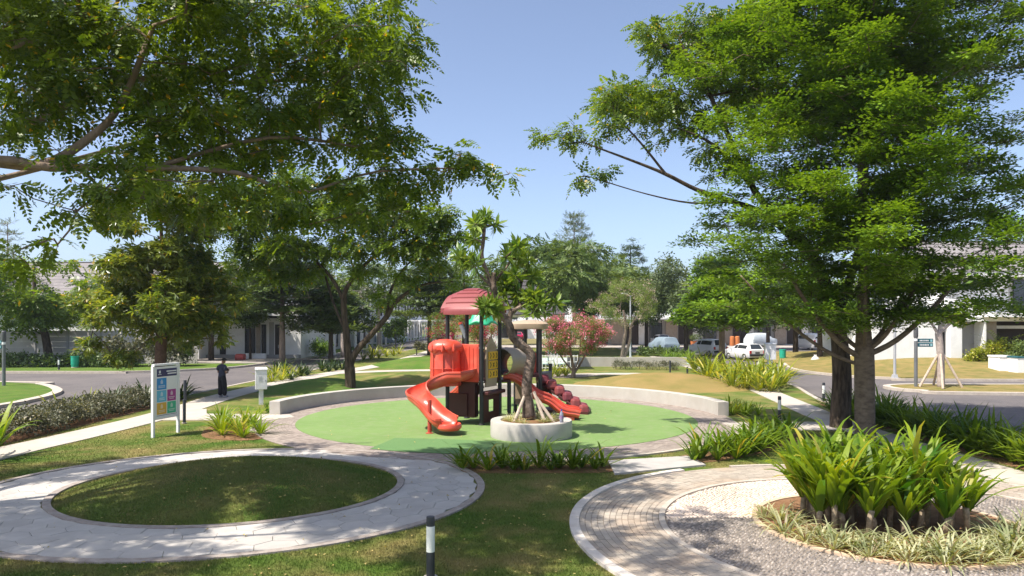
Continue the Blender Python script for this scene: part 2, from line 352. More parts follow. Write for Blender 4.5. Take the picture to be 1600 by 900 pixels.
# brick annuli: the nearest 300 bricks one by one, the rest as one part
def brick_ring(c, r0, r1, m_one, m_many, name, z, seed, skip=lambda x, y: False, bw=.105, bl=.215, sx=1, sy=1):
    base = structure(kring(c, r0, r0, c, r1, r1, -.15, z-.012), name, m_joint)
    rg = random.Random(seed); cells = []
    k = int(round((r1-r0)/bw))
    for i in range(k):
        ra, rb = r0+(r1-r0)*i/k, r0+(r1-r0)*(i+1)/k; n = int(2*PI*(ra+rb)/2/bl); off = rg.random()
        for j in range(n):
            a, b = (j+off)*2*PI/n, (j+1+off)*2*PI/n; g = .004/ra
            q = [(c[0]+rr*math.cos(t), c[1]+rr*math.sin(t)) for rr, t in ((ra+.004, a+g), (rb-.004, a+g), (rb-.004, b-g), (ra+.004, b-g))]
            cx, cy = np.mean(q, 0)
            if skip(cx, cy): continue
            vis = 0 if (abs(cx) < cy*.72 and cy > 9.6) else 100
            cells.append((cy+vis, q, z+rg.uniform(-.003, .003)))
    cells.sort(key=lambda t: t[0])
    for d, q, zz in cells[:300]: MB().prism(q, z-.06, zz).build('brick', m_one, base)
    mb = MB()
    for d, q, zz in cells[300:]: mb.prism(q, z-.06, zz)
    if cells[300:]: tag(mb.build('bricks', m_many, base), kind='stuff')
    return base
PC = (-.5, 25.8)
brick_ring(PC, 6.75, 8.05, m_brick, m_bricki, 'plaza_paving', .02, 1)
kring(PC, 8.05, 8.05, PC, 8.2, 8.2, -.1, .035, a0=math.radians(-155), a1=math.radians(-104), n=60)  # kerb arcs beside the planting
structure(kring(PC, 8.05, 8.05, PC, 8.18, 8.18, -.1, .05, n=40, a0=math.radians(186), a1=math.radians(206)), 'kerb', m_kerb)
structure(kring(PC, 8.05, 8.05, PC, 8.18, 8.18, -.1, .045, n=60, a0=math.radians(262), a1=math.radians(338)), 'kerb', m_kerb)
# the play mat
structure(MB().prism(ell(PC, 6.75, 6.75, 128), -.1, .03), 'play_mat', m_rubber)
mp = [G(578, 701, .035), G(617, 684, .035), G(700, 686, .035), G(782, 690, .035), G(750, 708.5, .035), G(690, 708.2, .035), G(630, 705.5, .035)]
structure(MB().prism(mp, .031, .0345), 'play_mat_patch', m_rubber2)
def kerb_stones(c, r0, r1, z, a0, a1, L, m):
    n = int(math.radians(a1-a0)*r1/L); rk = random.Random(int(r0*10)); g = .004/r1
    k = structure(kring(c, r0+.01, r0+.01, c, r1-.01, r1-.01, -.1, z-.014, n=90, a0=math.radians(a0), a1=math.radians(a1)), 'kerb', m_joint)
    for i in range(n):
        s, e = math.radians(a0+(a1-a0)*i/n)+g, math.radians(a0+(a1-a0)*(i+1)/n)-g; dz, dr = rk.uniform(-.005, .004), rk.uniform(-.006, .006)
        kring(c, r0+dr, r0+dr, c, r1+dr, r1+dr, -.1, z+dz, n=5, a0=s, a1=e).build('kerb_stone', m, k)
# circle with pebble mosaic and brick ring on the right
CC = (6.3, 12.0)
brick_ring(CC, 3.86, 5.2, m_brickw, m_brickwi, 'circle_paving', .02, 2)
kerb_stones(CC, 5.2, 5.36, .05, 118, 330, .62, mat('white_kerb', (.55, .50, .44), (.64, .59, .53), scale=3, rough=.85, spec=.2, c3=(.45, .38, .32), scale3=6, w3=.5, rnd=.06))
kerb_stones(CC, 5.2, 5.32, .04, -30, 104, .62, m_kerb)
kerb_stones(CC, 3.76, 3.86, .035, 0, 360, .62, m_kerb)
peb = structure(MB().prism(ell(CC, 3.78, 3.78), -.1, .012), 'pebble_mosaic', m_mortar)
BC, BR = (6.2, 12.2), 2.15
def pebbles(m, name, cond, seed):
    rg = np.random.default_rng(seed); P = []
    yy = np.arange(CC[1]-3.76, CC[1]+3.76, .047)
    for k, y in enumerate(yy):
        x = np.arange(CC[0]-3.76, CC[0]+3.76, .067)+(.033 if k % 2 else 0); P.append(np.c_[x, np.full(len(x), y)])
    P = np.concatenate(P)+rg.normal(0, .007, (sum(len(p) for p in P), 2))
    d = np.hypot(P[:, 0]-CC[0], P[:, 1]-CC[1]); db = np.hypot(P[:, 0]-BC[0], P[:, 1]-BC[1])
    P = P[(d < 3.73) & (db > BR-.05) & cond(P) & (P[:, 1] > 9.5)]
    n = len(P); a = .5*np.sin(P[:, 0]*2.1)+.5*np.cos(P[:, 1]*1.7)+rg.normal(0, .2, n); L = rg.uniform(.029, .038, n); W = rg.uniform(.015, .021, n); H = rg.uniform(.012, .022, n)
    t = np.array([(1, 0, 0), (.5, .87, 0), (-.5, .87, 0), (-1, 0, 0), (-.5, -.87, 0), (.5, -.87, 0), (.55, 0, .9), (-.1, .5, .95), (-.5, 0, .9), (-.1, -.5, .95)])
    f = np.array([(0, 1, 7, 6), (1, 2, 8, 7), (2, 3, 8, 8), (3, 4, 8, 8), (4, 5, 9, 8), (5, 0, 6, 9), (6, 7, 8, 9)])
    f3 = np.array([(0, 1, 7), (0, 7, 6), (1, 2, 8), (1, 8, 7), (2, 3, 8), (3, 4, 8), (4, 5, 9), (4, 9, 8), (5, 0, 6), (5, 6, 9), (6, 7, 8), (6, 8, 9)])
    lx = t[None, :, 0]*L[:, None]; ly = t[None, :, 1]*W[:, None]; lz = t[None, :, 2]*H[:, None]+.010
    ca, sa = np.cos(a)[:, None], np.sin(a)[:, None]
    v = np.stack([P[:, :1]+lx*ca-ly*sa, P[:, 1:]+lx*sa+ly*ca, lz], 2).reshape(-1, 3)
    ff = (f3[None]+(np.arange(n)*10)[:, None, None]).reshape(-1, 3)
    return tag(MB().add(v, ff).build(name, m, peb, smooth='all'), kind='stuff')
sector = lambda P: (P[:, 1] > 12.72) & (P[:, 0] < 7.5)
pebbles(m_pebw, 'pale_pebbles', sector, 3); pebbles(m_pebd, 'dark_pebbles', lambda P: ~sector(P), 5)
structure(kring(BC, BR-.09, BR-.09, BC, BR, BR, -.1, .05), 'kerb', mat('bed_edging', (.50, .36, .25), (.58, .46, .34), scale=5, rough=.9, spec=.2))
structure(MB().prism(ell(BC, BR-.09, BR-.09), -.1, .034), 'planting_bed', m_soil)
# soil under the planted rows
def soil(pts, z=.012): structure(MB().prism(catmull(pts, 6, True), -.1, z), 'planting_bed', m_soil)
soil([(-1.3, 16.6), (.5, 16.45), (2.2, 16.6), (2.2, 17.45), (.5, 17.25), (-1.2, 17.4)])
soil([(4.3, 17.6), (6.0, 18.6), (8.3, 21.2), (8.4, 22.4), (7.3, 22.3), (5.8, 19.7), (4.2, 18.5)])
soil([(-9.6, 23.9), (-8.6, 24.8), (-7.9, 23), (-7.1, 21.6), (-7.6, 20.9), (-9, 21.6)])
soil([(11.6, 6), (12.55, 6), (12.6, 28), (12.2, 28.6), (11.7, 24)]); soil([(-15.4, 18), (-14, 18), (-13.95, 31), (-15.1, 31)])
# benches: the curved low wall round the plaza
wl = thing('bench_wall', 'long curved low white bench wall round the back of the playground', 'wall', (PC[0], PC[1]+7.9, 0))
kring(PC, 7.8, 7.8, PC, 8.2, 8.2, -.05, .50, n=110, a0=math.radians(3.5), a1=math.radians(175)).build('wall_body', m_wall, wl, bevel=.015)
ROAD_PATHS = [PL, PR, PB]
# ------------------------------------------------------------------ foliage
def quad_leaf(L, W, x0=0, y0=0, z0=0, ang=0, tilt=0, fold=0.0):
    """a diamond-shaped leaf: four corners"""
    v = np.array([(0, 0, 0), (L*.5, W/2, fold), (L, 0, 0), (L*.5, -W/2, fold)])
    ct, st = math.cos(tilt), math.sin(tilt); v = v @ np.array([(ct, 0, st), (0, 1, 0), (-st, 0, ct)])
    ca, sa = math.cos(ang), math.sin(ang); v = v @ np.array([(ca, sa, 0), (-sa, ca, 0), (0, 0, 1)])
    return v+np.array((x0, y0, z0))
def T_pinnate(rg, L=.34, pairs=6, ll=.105, lw=.055):
    vs = []
    for i in range(pairs):
        t = (i+.8)/pairs; s = math.sin(PI*min(1, .25+t*.75))*.6+.5
        for sg in (-1, 1):
            vs.append(quad_leaf(ll*s, lw*s, t*L, 0, -.25*L*t*t, sg*rg.uniform(.9, 1.25), rg.uniform(-.35, .1)))
    vs.append(quad_leaf(ll*.9, lw, L, 0, -.25*L, 0, -.3))
    return np.concatenate(vs)
def T_flat(rg, n=14, R=.22, ll=.085, lw=.05):
    vs = []
    for i in range(n):
        r = R*math.sqrt(rg.random()); a = rg.uniform(0, 2*PI); vs.append(quad_leaf(ll*rg.uniform(.7, 1.2), lw, r*math.cos(a), r*math.sin(a), rg.uniform(-.03, .05), a+rg.uniform(-.9, .9), rg.uniform(-.3, .45)))
    return np.concatenate(vs)
def T_rosette(rg, n=9, ll=.24, lw=.075, droop=.35):
    vs = []
    for i in range(n):
        a = i*2.4+rg.uniform(-.3, .3); vs.append(quad_leaf(ll*rg.uniform(.7, 1.15), lw, .02*math.cos(a), .02*math.sin(a), rg.uniform(-.02, .04), a, rg.uniform(-droop-.5, -droop+.7), .012))
    return np.concatenate(vs)
def T_needle(rg, n=14, L=.5):
    vs = []
    for i in range(n):
        t = i/n; vs.append(quad_leaf(.16, .035, t*L, 0, 0, (1 if i % 2 else -1)*rg.uniform(.5, .9), rg.uniform(-.1, .4)))
    return np.concatenate(vs)
def T_tuft(rg, n=10, R=.12, ll=.07, lw=.04):
    vs = []
    for i in range(n):
        a = rg.uniform(0, 2*PI); vs.append(quad_leaf(ll*rg.uniform(.7, 1.3), lw, rg.uniform(-R, R), rg.uniform(-R, R), rg.uniform(-R, R), a, rg.uniform(-.8, .9)))
    return np.concatenate(vs)
def place(templates, P, D, roll, S, rg, upmix=0.0):
    """copies of the leaf templates at points P along directions D, in one array"""
    n = len(P); x = D/(np.linalg.norm(D, axis=1)[:, None]+1e-9)
    up = np.tile(np.array((0, 0, 1.)), (n, 1)); y = np.cross(up, x); ln = np.linalg.norm(y, axis=1)[:, None]; y = np.where(ln < .05, np.array((0, 1., 0)), y/(ln+1e-9)); z = np.cross(x, y)
    c, s = np.cos(roll)[:, None], np.sin(roll)[:, None]; y, z = y*c+z*s, z*c-y*s
    B = np.stack([x, y, z], 1)*S[:, None, None]      # rows: local axes
    out = []; idx = rg.integers(0, len(templates), n)
    for k, T in enumerate(templates):
        m = idx == k
        if m.any(): out.append((np.einsum('ij,njk->nik', T, B[m])+P[m][:, None, :]).reshape(-1, 3))
    v = np.concatenate(out); return v, np.arange(len(v)).reshape(-1, 4)

def grow(manual, clumps, zmin, rtip=.012, seed=0, twigs=3, sag=.0, power=2.3, straight=False):
    """branch graph: given limbs first, then each clump is reached from the nearest branch"""
    rg = np.random.default_rng(seed); N, par, rmin = [], [], []
    def addn(p, q, r): N.append(np.array(p, float)); par.append(q); rmin.append(r); return len(N)-1
    for li, line in enumerate(manual):
        q = -1
        if li:
            a = np.array(N); q = int(np.argmin(np.linalg.norm(a-np.array(line[0][:3]), axis=1)))
        pts = catmull([l[:4] for l in line], 4)
        for j, p in enumerate(pts):
            if li and j == 0 and np.linalg.norm(N[q]-p[:3]) < .05: continue
            q = addn(p[:3], q, p[3])
    root = np.array(N[0]); top = N[len(catmull([l[:4] for l in manual[0]], 4))-1]
    order = np.argsort(np.linalg.norm(clumps[:, :3]-top, axis=1))
    for k in order:
        c = clumps[k, :3]; a = np.array(N); d = np.linalg.norm(a-c, axis=1)
        cost = d+1.2*np.maximum(0, a[:, 2]-c[2]+.1*d)+50*(a[:, 2] < zmin)
        q = int(np.argmin(cost)); p0 = N[q]; seg = max(2, int(d[q]/.6)); seg = min(seg, 7); L = d[q]
        for j in range(1, seg+1):
            t = j/seg; p = p0+(c-p0)*t; 
            if j < seg: p = p+rg.normal(0, .05*L, 3)*(0 if straight else 1)+np.array((0, 0, sag*L*math.sin(PI*t)))
            q = addn(p, q, rtip)
        for j in range(twigs):
            u = rg.normal(0, 1, 3); u /= np.linalg.norm(u); addn(c+u*clumps[k, 3:6]*.75, q, rtip*.55)
    n = len(N); acc = np.zeros(n); ch = [[] for _ in range(n)]
    for i in range(n-1, -1, -1):
        r = max(acc[i]**(1/power) if acc[i] > 0 else 0, rmin[i]); acc[i] = r
        if par[i] >= 0: acc[par[i]] += r**power; ch[par[i]].append(i)
    r = acc
    for i in range(n):      # manual radii rule where given
        if rmin[i] > rtip*1.5: r[i] = max(rmin[i], min(r[i], rmin[i]*1.35))
    chains = []
    def chain(start, i):
        c = [start, i] if start >= 0 else [i]
        while ch[c[-1]]:
            kids = sorted(ch[c[-1]], key=lambda k: -r[k]); st.extend((c[-1], k) for k in kids[1:]); c.append(kids[0])
        return c
    st = [(-1, 0)]
    while st:
        a, b = st.pop(); c = chain(a, b); rr = [r[k] for k in c]
        if a >= 0: rr[0] = min(rr[0], rr[1]*1.25)
        chains.append((np.array([N[k] for k in c]), np.array(rr)))
    return chains
def scatter(clumps, n, templates, seed, scale=(.8, 1.2), droop=.25, shell=.55, flat=False, roll=.5):
    rg = np.random.default_rng(seed); k = len(clumps); vol = np.prod(clumps[:, 3:6], axis=1)**(2/3); pr = vol/vol.sum()
    idx = rg.choice(k, n, p=pr); u = rg.normal(0, 1, (n, 3)); u /= np.linalg.norm(u, axis=1)[:, None]
    rad = shell+(1-shell)*rg.random(n); rad *= rg.uniform(.75, 1.1, n)
    P = clumps[idx, :3]+u*rad[:, None]*clumps[idx, 3:6]
    D = u.copy(); D[:, 2] *= .5
    if flat: D[:, 2] = rg.normal(.05, .16, n)
    D[:, 2] -= droop; D += rg.normal(0, .25, (n, 3))*(np.array((1, 1, .3)) if flat else 1)
    S = rg.uniform(scale[0], scale[1], n)
    return place(templates, P, D, rg.normal(0, roll, n), S, rg)
def tree(name, label, base, manual, clumps, nleaf, templates, mleaf, mbark, zmin=1.5, seed=0, rtip=.012, twigs=3, limb_min=None, group=None, sag=0, cat='tree', sides=8, leafkw={}, straight=False, extra=None, power=2.3):
    clumps = np.array(clumps, float)
    t = thing(name, label, cat, base, group)
    chains = grow(manual, clumps, zmin, rtip, seed, twigs, sag, power, straight)
    tw = MB()
    for i, (p, r) in enumerate(chains):
        if i == 0: MB().tube(p, r, max(sides, 10)).build('trunk', mbark, t, smooth='all'); continue
        if limb_min and r[0] > limb_min: MB().tube(p, r, sides).build('limb', mbark, t, smooth='all')
        else: tw.tube(p, r, 5 if r[0] > .02 else 3, cap=False)
    if tw.n: tag(tw.build('twigs', mbark, t, smooth='all'), kind='stuff')
    v, f = scatter(clumps, nleaf, templates, seed+1, **leafkw)
    tag(MB().add(v, f).build('crown', mleaf, t), kind='stuff')
    if extra: extra(t, clumps)
    return t
rgT = random.Random(9)
PINN = [T_pinnate(rgT) for _ in range(5)]; PINN_S = [T_pinnate(rgT, .34, 5, .12, .07) for _ in range(4)]
FLAT = [T_flat(rgT, 20, .30, .115, .07) for _ in range(6)]; FLAT_S = [T_flat(rgT, 12, .30, .14, .085) for _ in range(5)]; FLAT_F = [T_flat(rgT, 12, .42, .24, .13) for _ in range(5)]
ROS = [T_rosette(rgT) for _ in range(5)]; PLUM = [T_rosette(rgT, 14, .40, .10, .2) for _ in range(4)]; NEED = [T_needle(rgT) for _ in range(4)]
TUFT = [T_tuft(rgT) for _ in range(5)]; TUFT_F = [T_tuft(rgT, 10, .3, .2, .12) for _ in range(5)]; PINN_F = [T_pinnate(rgT, .6, 4, .26, .15) for _ in range(4)]
b_gray = mat('grey_bark', (.17, .125, .095), (.29, .22, .17), scale=5, rough=.9, bump=1.0, bscale=22, spec=.15, stretch=(1, 1, .35))
b_dark = mat('dark_fissured_bark', (.035, .027, .02), (.125, .095, .07), scale=10, rough=.95, bump=1.0, bscale=26, spec=.1, stretch=(1, 1, .22))
b_smooth = mat('smooth_brown_bark', (.15, .115, .085), (.23, .18, .135), scale=4, rough=.85, bump=.7, bscale=30, spec=.2, c3=(.08, .06, .045), scale3=7, w3=.6, stretch=(1, 1, 2.2))
b_pale = mat('pale_bark', (.34, .28, .25), (.50, .43, .39), scale=6, rough=.9, bump=.7, bscale=40, spec=.15)
b_plum = mat('scarred_plumeria_bark', (.085, .062, .045), (.33, .25, .205), scale=3.5, rough=.9, bump=1.0, bscale=26, spec=.15, c3=(.06, .045, .035), scale3=10, w3=.7)
l_rain = leafmat('rain_tree_leaf', (.035, .080, .008), (.17, .25, .025), rare=(.45, .30, .02), rarep=.985, rough=.38)
l_term = leafmat('tiered_tree_leaf', (.05, .12, .010), (.20, .32, .025), rough=.4, trans=.28)
l_mango = leafmat('broad_leaf', (.045, .095, .014), (.24, .28, .055), rare=(.34, .25, .05), rarep=.96, rough=.3, spec=.6)
l_far = leafmat('distant_leaf', (.05, .10, .022), (.15, .20, .045), rough=.5, trans=.2, clump=.25)
l_farb = leafmat('distant_dark_leaf', (.034, .075, .018), (.11, .16, .035), rough=.55, trans=.15, clump=.25)
l_farg = leafmat('distant_grey_leaf', (.06, .092, .04), (.13, .17, .065), rough=.55, trans=.2, clump=.25)
l_hedge = leafmat('grey_hedge_leaf', (.045, .055, .03), (.16, .165, .105), rare=(.34, .31, .23), rarep=.9, rough=.6, trans=.15, clump=1.5)
l_strap = leafmat('strap_leaf', (.045, .11, .008), (.18, .26, .02), obj=True, rare=(.38, .32, .06), rarep=.94, rough=.46, trans=.32, spec=.3, clump=1.2)
l_crin = leafmat('lily_leaf', (.035, .11, .008), (.235, .31, .018), obj=True, rare=(.36, .34, .06), rarep=.96, rough=.46, trans=.34, spec=.3, clump=1.6)
l_yel = leafmat('yellow_green_leaf', (.085, .15, .012), (.36, .37, .03), rare=(.5, .45, .12), rarep=.9, rough=.35, trans=.3, clump=1.5)
l_var = leafmat('variegated_leaf', (.14, .18, .07), (.58, .56, .36), rare=(.24, .19, .11), rarep=.9, rough=.45, trans=.25, clump=2.5)
l_plum = leafmat('plumeria_leaf', (.055, .13, .02), (.24, .33, .06), rough=.32, trans=.3, spec=.55, clump=1.2)

def blob(c, R, n, cr, seed, flat=1.0, shell=.35):
    rg = np.random.default_rng(seed); out = []
    for i in range(n):
        u = rg.normal(0, 1, 3); u /= np.linalg.norm(u); r = shell+(1-shell)*rg.random()**.5
        q = cr*rg.uniform(.75, 1.3); out.append((c[0]+u[0]*R[0]*r, c[1]+u[1]*R[1]*r, c[2]+u[2]*R[2]*r, q, q, q*flat))
    return out
def pts(lst, cr, flat=.7): return [(*A(px, py, D), s*cr, s*cr, s*cr*flat) for px, py, D, s in lst]

# --- the great rain tree whose trunk stands out of the frame on the left
tb = (-12.4, 12.2)
man = [[(tb[0], tb[1], -.1, 0.360), (tb[0]+.1, tb[1], 2, 0.310), (tb[0]+.3, tb[1]+.1, 4.1, 0.270), (-11.6, 12.2, 5.2, 0.220), (-10.6, 12.3, 6.0, 0.108), (-9.4, 12.6, 6.15, 0.086), (*A(60, 258, 12.4), 0.083), (*A(140, 215, 12.6), 0.072), (*A(190, 160, 12.8), 0.054), (*A(240, 40, 13.2), 0.036)],
       [(-12.1, 12.3, 4.1, 0.200), (*A(-40, 262, 12.2), 0.086), (*A(80, 262, 12.3), 0.072), (*A(240, 262, 12.6), 0.054), (*A(370, 270, 12.9), 0.042), (*A(470, 300, 13.2), 0.029), (*A(590, 268, 13.6), 0.019), (*A(760, 262, 14), 0.011)],
       [(-11.6, 12.2, 5.2, 0.108), (-10.4, 12.6, 7.2, 0.072), (*A(60, 60, 13.5), 0.050), (*A(160, 50, 13.8), 0.043), (*A(200, -60, 14), 0.029)],
       [(-12.1, 12.3, 4.6, 0.115), (-10.5, 13.4, 5.9, 0.079), (*A(180, 130, 14.5), 0.058), (*A(400, 130, 15), 0.040), (*A(560, 105, 15.5), 0.022)],
       [(*A(240, 262, 12.6), 0.043), (*A(420, 215, 13.4), 0.032), (*A(560, 230, 14), 0.022)],
       [(-12.2, 12.2, 3.2, 0.115), (-11.8, 10.4, 5.4, 0.079), (-9.5, 9.4, 6.8, 0.058), (-7, 9.6, 7.6, 0.036)],
       [(-12.3, 12.3, 3.6, 0.115), (-12.6, 15, 5.6, 0.086), (-11, 17.5, 7, 0.058), (-8, 18, 8, 0.036)]]
L = [(40, 60, 12.5, 1), (120, 20, 13, 1), (200, 40, 13, 1.1), (290, 20, 13.5, 1), (380, 30, 13.5, 1), (470, 10, 14, 1), (545, 40, 14, .9), (610, 40, 14.5, .7), (40, 130, 12.5, 1), (120, 110, 12.5, 1), (210, 120, 13, 1),
     (300, 100, 13.5, 1.1), (390, 100, 13.5, 1), (480, 90, 14, 1), (560, 100, 14, .9), (625, 95, 14.3, .65), (630, 140, 14.5, .6), (30, 185, 12.5, .8), (110, 175, 13, .9), (250, 190, 13, 1.1), (330, 180, 13, 1.1), (420, 170, 13.5, 1.1), (500, 160, 14, 1), (575, 165, 14, .9),
     (20, 30, 14, 1), (250, 230, 13, .9), (330, 235, 13.2, .9), (410, 235, 13.5, .8), (500, 225, 14, .8), (580, 210, 14, .9), (620, 215, 14.2, .7), (600, 262, 13.8, .8), (540, 290, 13.6, .8), (650, 280, 14, .7), (720, 240, 14, .55), (745, 262, 14.2, .5), (795, 272, 14.4, .28), (690, 268, 14, .6),
     (160, 300, 13, .6), (230, 310, 13, .7), (310, 320, 13.4, .8), (400, 310, 13.5, .8), (470, 330, 13.8, .8), (350, 285, 13, .6), (120, 330, 12.6, .5), (570, 330, 14, .7), (640, 330, 14.2, .6),
     (180, 240, 11.8, .6), (230, 278, 11.8, .55), (335, 282, 12.2, .6), (130, 292, 11.6, .45), (435, 285, 12.6, .6), (90, 235, 11.8, .4), (180, 300, 12, .5), (20, 395, 11.5, .35), (75, 375, 11.8, .35), (20, 290, 12, .4), (90, 382, 12, .3), (45, 420, 11.8, .4)]
cl = pts(L, .62, .7)
rg0 = np.random.default_rng(5)
for (px, py, D, s) in L[:30]:       # depth of the crown behind and above the part in view
    cl.append((*A(px+rg0.uniform(-30, 30), py-rg0.uniform(0, 60), D+rg0.uniform(1.2, 3.4)), .7, .7, .5))
cl += blob((-12.8, 8.4, 9.6), (4.4, 2.0, 1.2), 20, .8, 39, .5) + blob((-12.5, 12.3, 9.6), (4.8, 3.6, 1.3), 24, .8, 19, .5) + blob((-4.5, 12.0, 10.6), (3.2, 2.2, .9), 9, .7, 29, .5) + blob((-7.5, 12.5, 10.4), (5.0, 4.0, 1.5), 26, .9, 3, .6) + blob((-5.5, 9.0, 9.6), (4, 2.2, 1.3), 15, .8, 6, .6)  # unseen crown clumps, some added to dapple the ring path with shade
tree('rain_tree', 'huge overhanging rain tree whose limbs reach in from the upper left edge', (tb[0], tb[1], 0), man, cl, 17500, PINN, l_rain, b_gray, zmin=3.6, seed=11, rtip=.011, limb_min=.045, twigs=3, leafkw=dict(droop=.45, shell=.25, roll=.6, scale=(.9, 1.35)))

# --- the tiered tree in the right foreground
def tiers(c, z0, z1, prof, nt, seed, cr=.75, thick=.16, up=.12, nb=8):
    rg = np.random.default_rng(seed); out = []
    for i in range(nt):
        t = i/(nt-1); z = z0+(z1-z0)*t; R = prof(t); n = nb; off = rg.random()*6
        for j in range(n):
            a = off+j*2*PI/n+rg.normal(0, .18); Rj = R*rg.uniform(.72, 1.08); r = Rj
            k = 0
            while r > .5:
                q = cr*rg.uniform(.75, 1.15); out.append((c[0]+r*math.cos(a)+rg.normal(0, .12), c[1]+r*math.sin(a)+rg.normal(0, .12), z+up*r+rg.normal(0, .12), q, q, thick*rg.uniform(.8, 1.6)))
                r -= cr*1.25*rg.uniform(.9, 1.3); k += 1
    return out
tc = (9.85, 20.7)
prof = lambda t: 4.7*(.72+.28*math.sin(PI*min(1, t*1.5+.15))) if t < .62 else 4.9*(1-(t-.62)*1.2)
cl = tiers(tc, 3.4, 14.2, prof, 17, 21, cr=.8, thick=.2, up=.10, nb=10)
man = [[(9.85, 20.7, -.1, .32), (9.84, 20.7, .5, .255), (9.83, 20.7, 1.6, .235), (9.82, 20.7, 2.5, .24), (9.8, 20.72, 3.6, .17), (9.85, 20.75, 5.5, .14), (9.75, 20.7, 8, .10), (9.85, 20.7, 11, .06), (9.85, 20.7, 14, .025)]]
for dx, dy, z0, r in ((-1.7, -.4, 2.3, .075), (1.9, -.2, 2.4, .075), (-.9, .9, 2.5, .06), (.8, -.8, 2.5, .065), (1.5, .9, 2.6, .055), (-.6, -1.3, 2.6, .06), (-2.2, .6, 2.1, .05)):
    man.append([(9.83, 20.7, z0, r*1.1), (9.83+dx*.45, 20.7+dy*.45, z0+.45, r), (9.83+dx, 20.7+dy, z0+1.45, r*.8), (9.83+dx*1.45, 20.7+dy*1.45, z0+2.6, r*.5)])
tree('tiered_tree', 'tall tree with flat tiers of small bright leaves behind the big lily bed', (9.85, 20.7, 0), man, cl, 16500, FLAT, l_term, b_smooth, zmin=2.4, seed=31, rtip=.012, limb_min=.05, twigs=2, sides=9, leafkw=dict(droop=.0, shell=.1, flat=True, roll=.25))

# --- the rain tree with the dark fissured trunk just behind it
D0 = 23.4
man = [[(10.38, D0, -.1, .36), (10.36, D0, .5, .31), (10.4, D0, 1.4, .29), (10.36, D0, 2.3, .27), (10.2, D0, 3.4, .22), (9.6, D0, 5.2, .18), (8.6, D0, 6.6, .12), (*A(1180, 300, D0), .10), (*A(1110, 150, D0), .06), (*A(1060, 60, D0), .03)],
       [(9.6, D0, 5.2, .13), (8.0, D0-.3, 6.6, .10), (*A(1145, 315, D0-.5), .085), (*A(1090, 297, D0-.7), .07), (*A(1040, 272, D0-.8), .055), (*A(985, 250, D0-.9), .04), (*A(910, 222, D0-1), .022)],
       [(*A(1040, 272, D0-.8), .04), (*A(1000, 222, D0-.6), .032), (*A(960, 180, D0-.6), .018)],
       [(*A(1145, 315, D0-.5), .04), (*A(1080, 317, D0-.9), .03), (*A(1010, 303, D0-1.1), .02), (*A(940, 282, D0-1.2), .012)],
       [(10.2, D0, 3.4, .16), (11.2, D0+.4, 6, .12), (11.4, D0+.4, 9, .07), (11.8, D0+.4, 12, .04)],
       [(*A(1180, 300, D0), .06), (*A(1120, 230, D0-.6), .05), (*A(1060, 200, D0-.8), .02)]]
L = [(1012, 40, 23.4, .6), (1030, 70, 23.4, .6), (1085, 30, 23.6, .8), (1070, 85, 23.4, .9), (1120, 60, 23.6, .9), (1110, 110, 23.5, .9), (1150, 20, 23.8, .8), (1180, 80, 24, 1), (1160, 140, 23.8, 1), (955, 138, 22.8, .5), (975, 160, 22.8, .5), (940, 160, 22.8, .4),
     (1010, 135, 22.9, .6), (1030, 165, 22.9, .8), (1060, 150, 23, .8), (1080, 190, 23, .8), (1110, 180, 23, .8), (1000, 180, 22.8, .55), (950, 195, 22.6, .5), (1045, 205, 22.9, .5), (900, 200, 22.4, .5), (880, 212, 22.4, .42), (850, 212, 22.4, .4), (930, 215, 22.5, .4), (895, 222, 22.3, .35),
     (915, 275, 22.2, .42), (940, 265, 22.2, .4), (900, 285, 22.2, .3), (1100, 235, 22.8, .5), (1130, 225, 23, .7), (1115, 275, 22.6, .4), (1150, 250, 23, .6), (1000, 205, 22.8, .3), (1025, 225, 22.7, .25)]
cl = pts(L, .85, .6)+[(c[0]+.5, c[1]+1.5, c[2]+.3, .8, .8, .5) for c in pts(L[:14], .8)]+blob((11, D0+1.5, 11.5), (3.6, 2.6, 2.4), 30, .9, 8, .7)
tree('rain_tree', 'dark rough-barked rain tree with a long bare branch reaching left over the lawn', (10.38, D0, 0), man, cl, 8000, PINN_S, l_rain, b_dark, zmin=3.2, seed=41, rtip=.012, limb_min=.04, leafkw=dict(droop=.35, shell=.2, roll=.6))

# --- forked rain tree behind the bench wall on the left
D2 = 35.8
fx, fy = G(548, 610)
man = [[(*A(548, 612, D2)[:2], -.1, .27), (*A(547, 585, D2), .22), (*A(545, 563, D2), .20), (*A(541, 520, D2), .16), (*A(537, 470, D2), .13), (*A(548, 440, D2), .10), (*A(590, 395, D2-.5), .07), (*A(650, 350, D2-1), .03)],
       [(*A(546, 575, D2), .17), (*A(556, 550, D2), .16), (*A(580, 523, D2), .14), (*A(604, 495, D2), .12), (*A(620, 470, D2), .10), (*A(660, 445, D2), .06), (*A(712, 440, D2), .02)],
       [(*A(604, 495, D2), .08), (*A(612, 450, D2), .07), (*A(640, 410, D2), .04), (*A(680, 385, D2), .02)],
       [(*A(537, 470, D2), .10), (*A(515, 430, D2), .08), (*A(470, 390, D2), .05), (*A(420, 360, D2), .03)],
       [(*A(541, 520, D2), .08), (*A(520, 470, D2+.5), .06), (*A(500, 400, D2+1), .04)]]
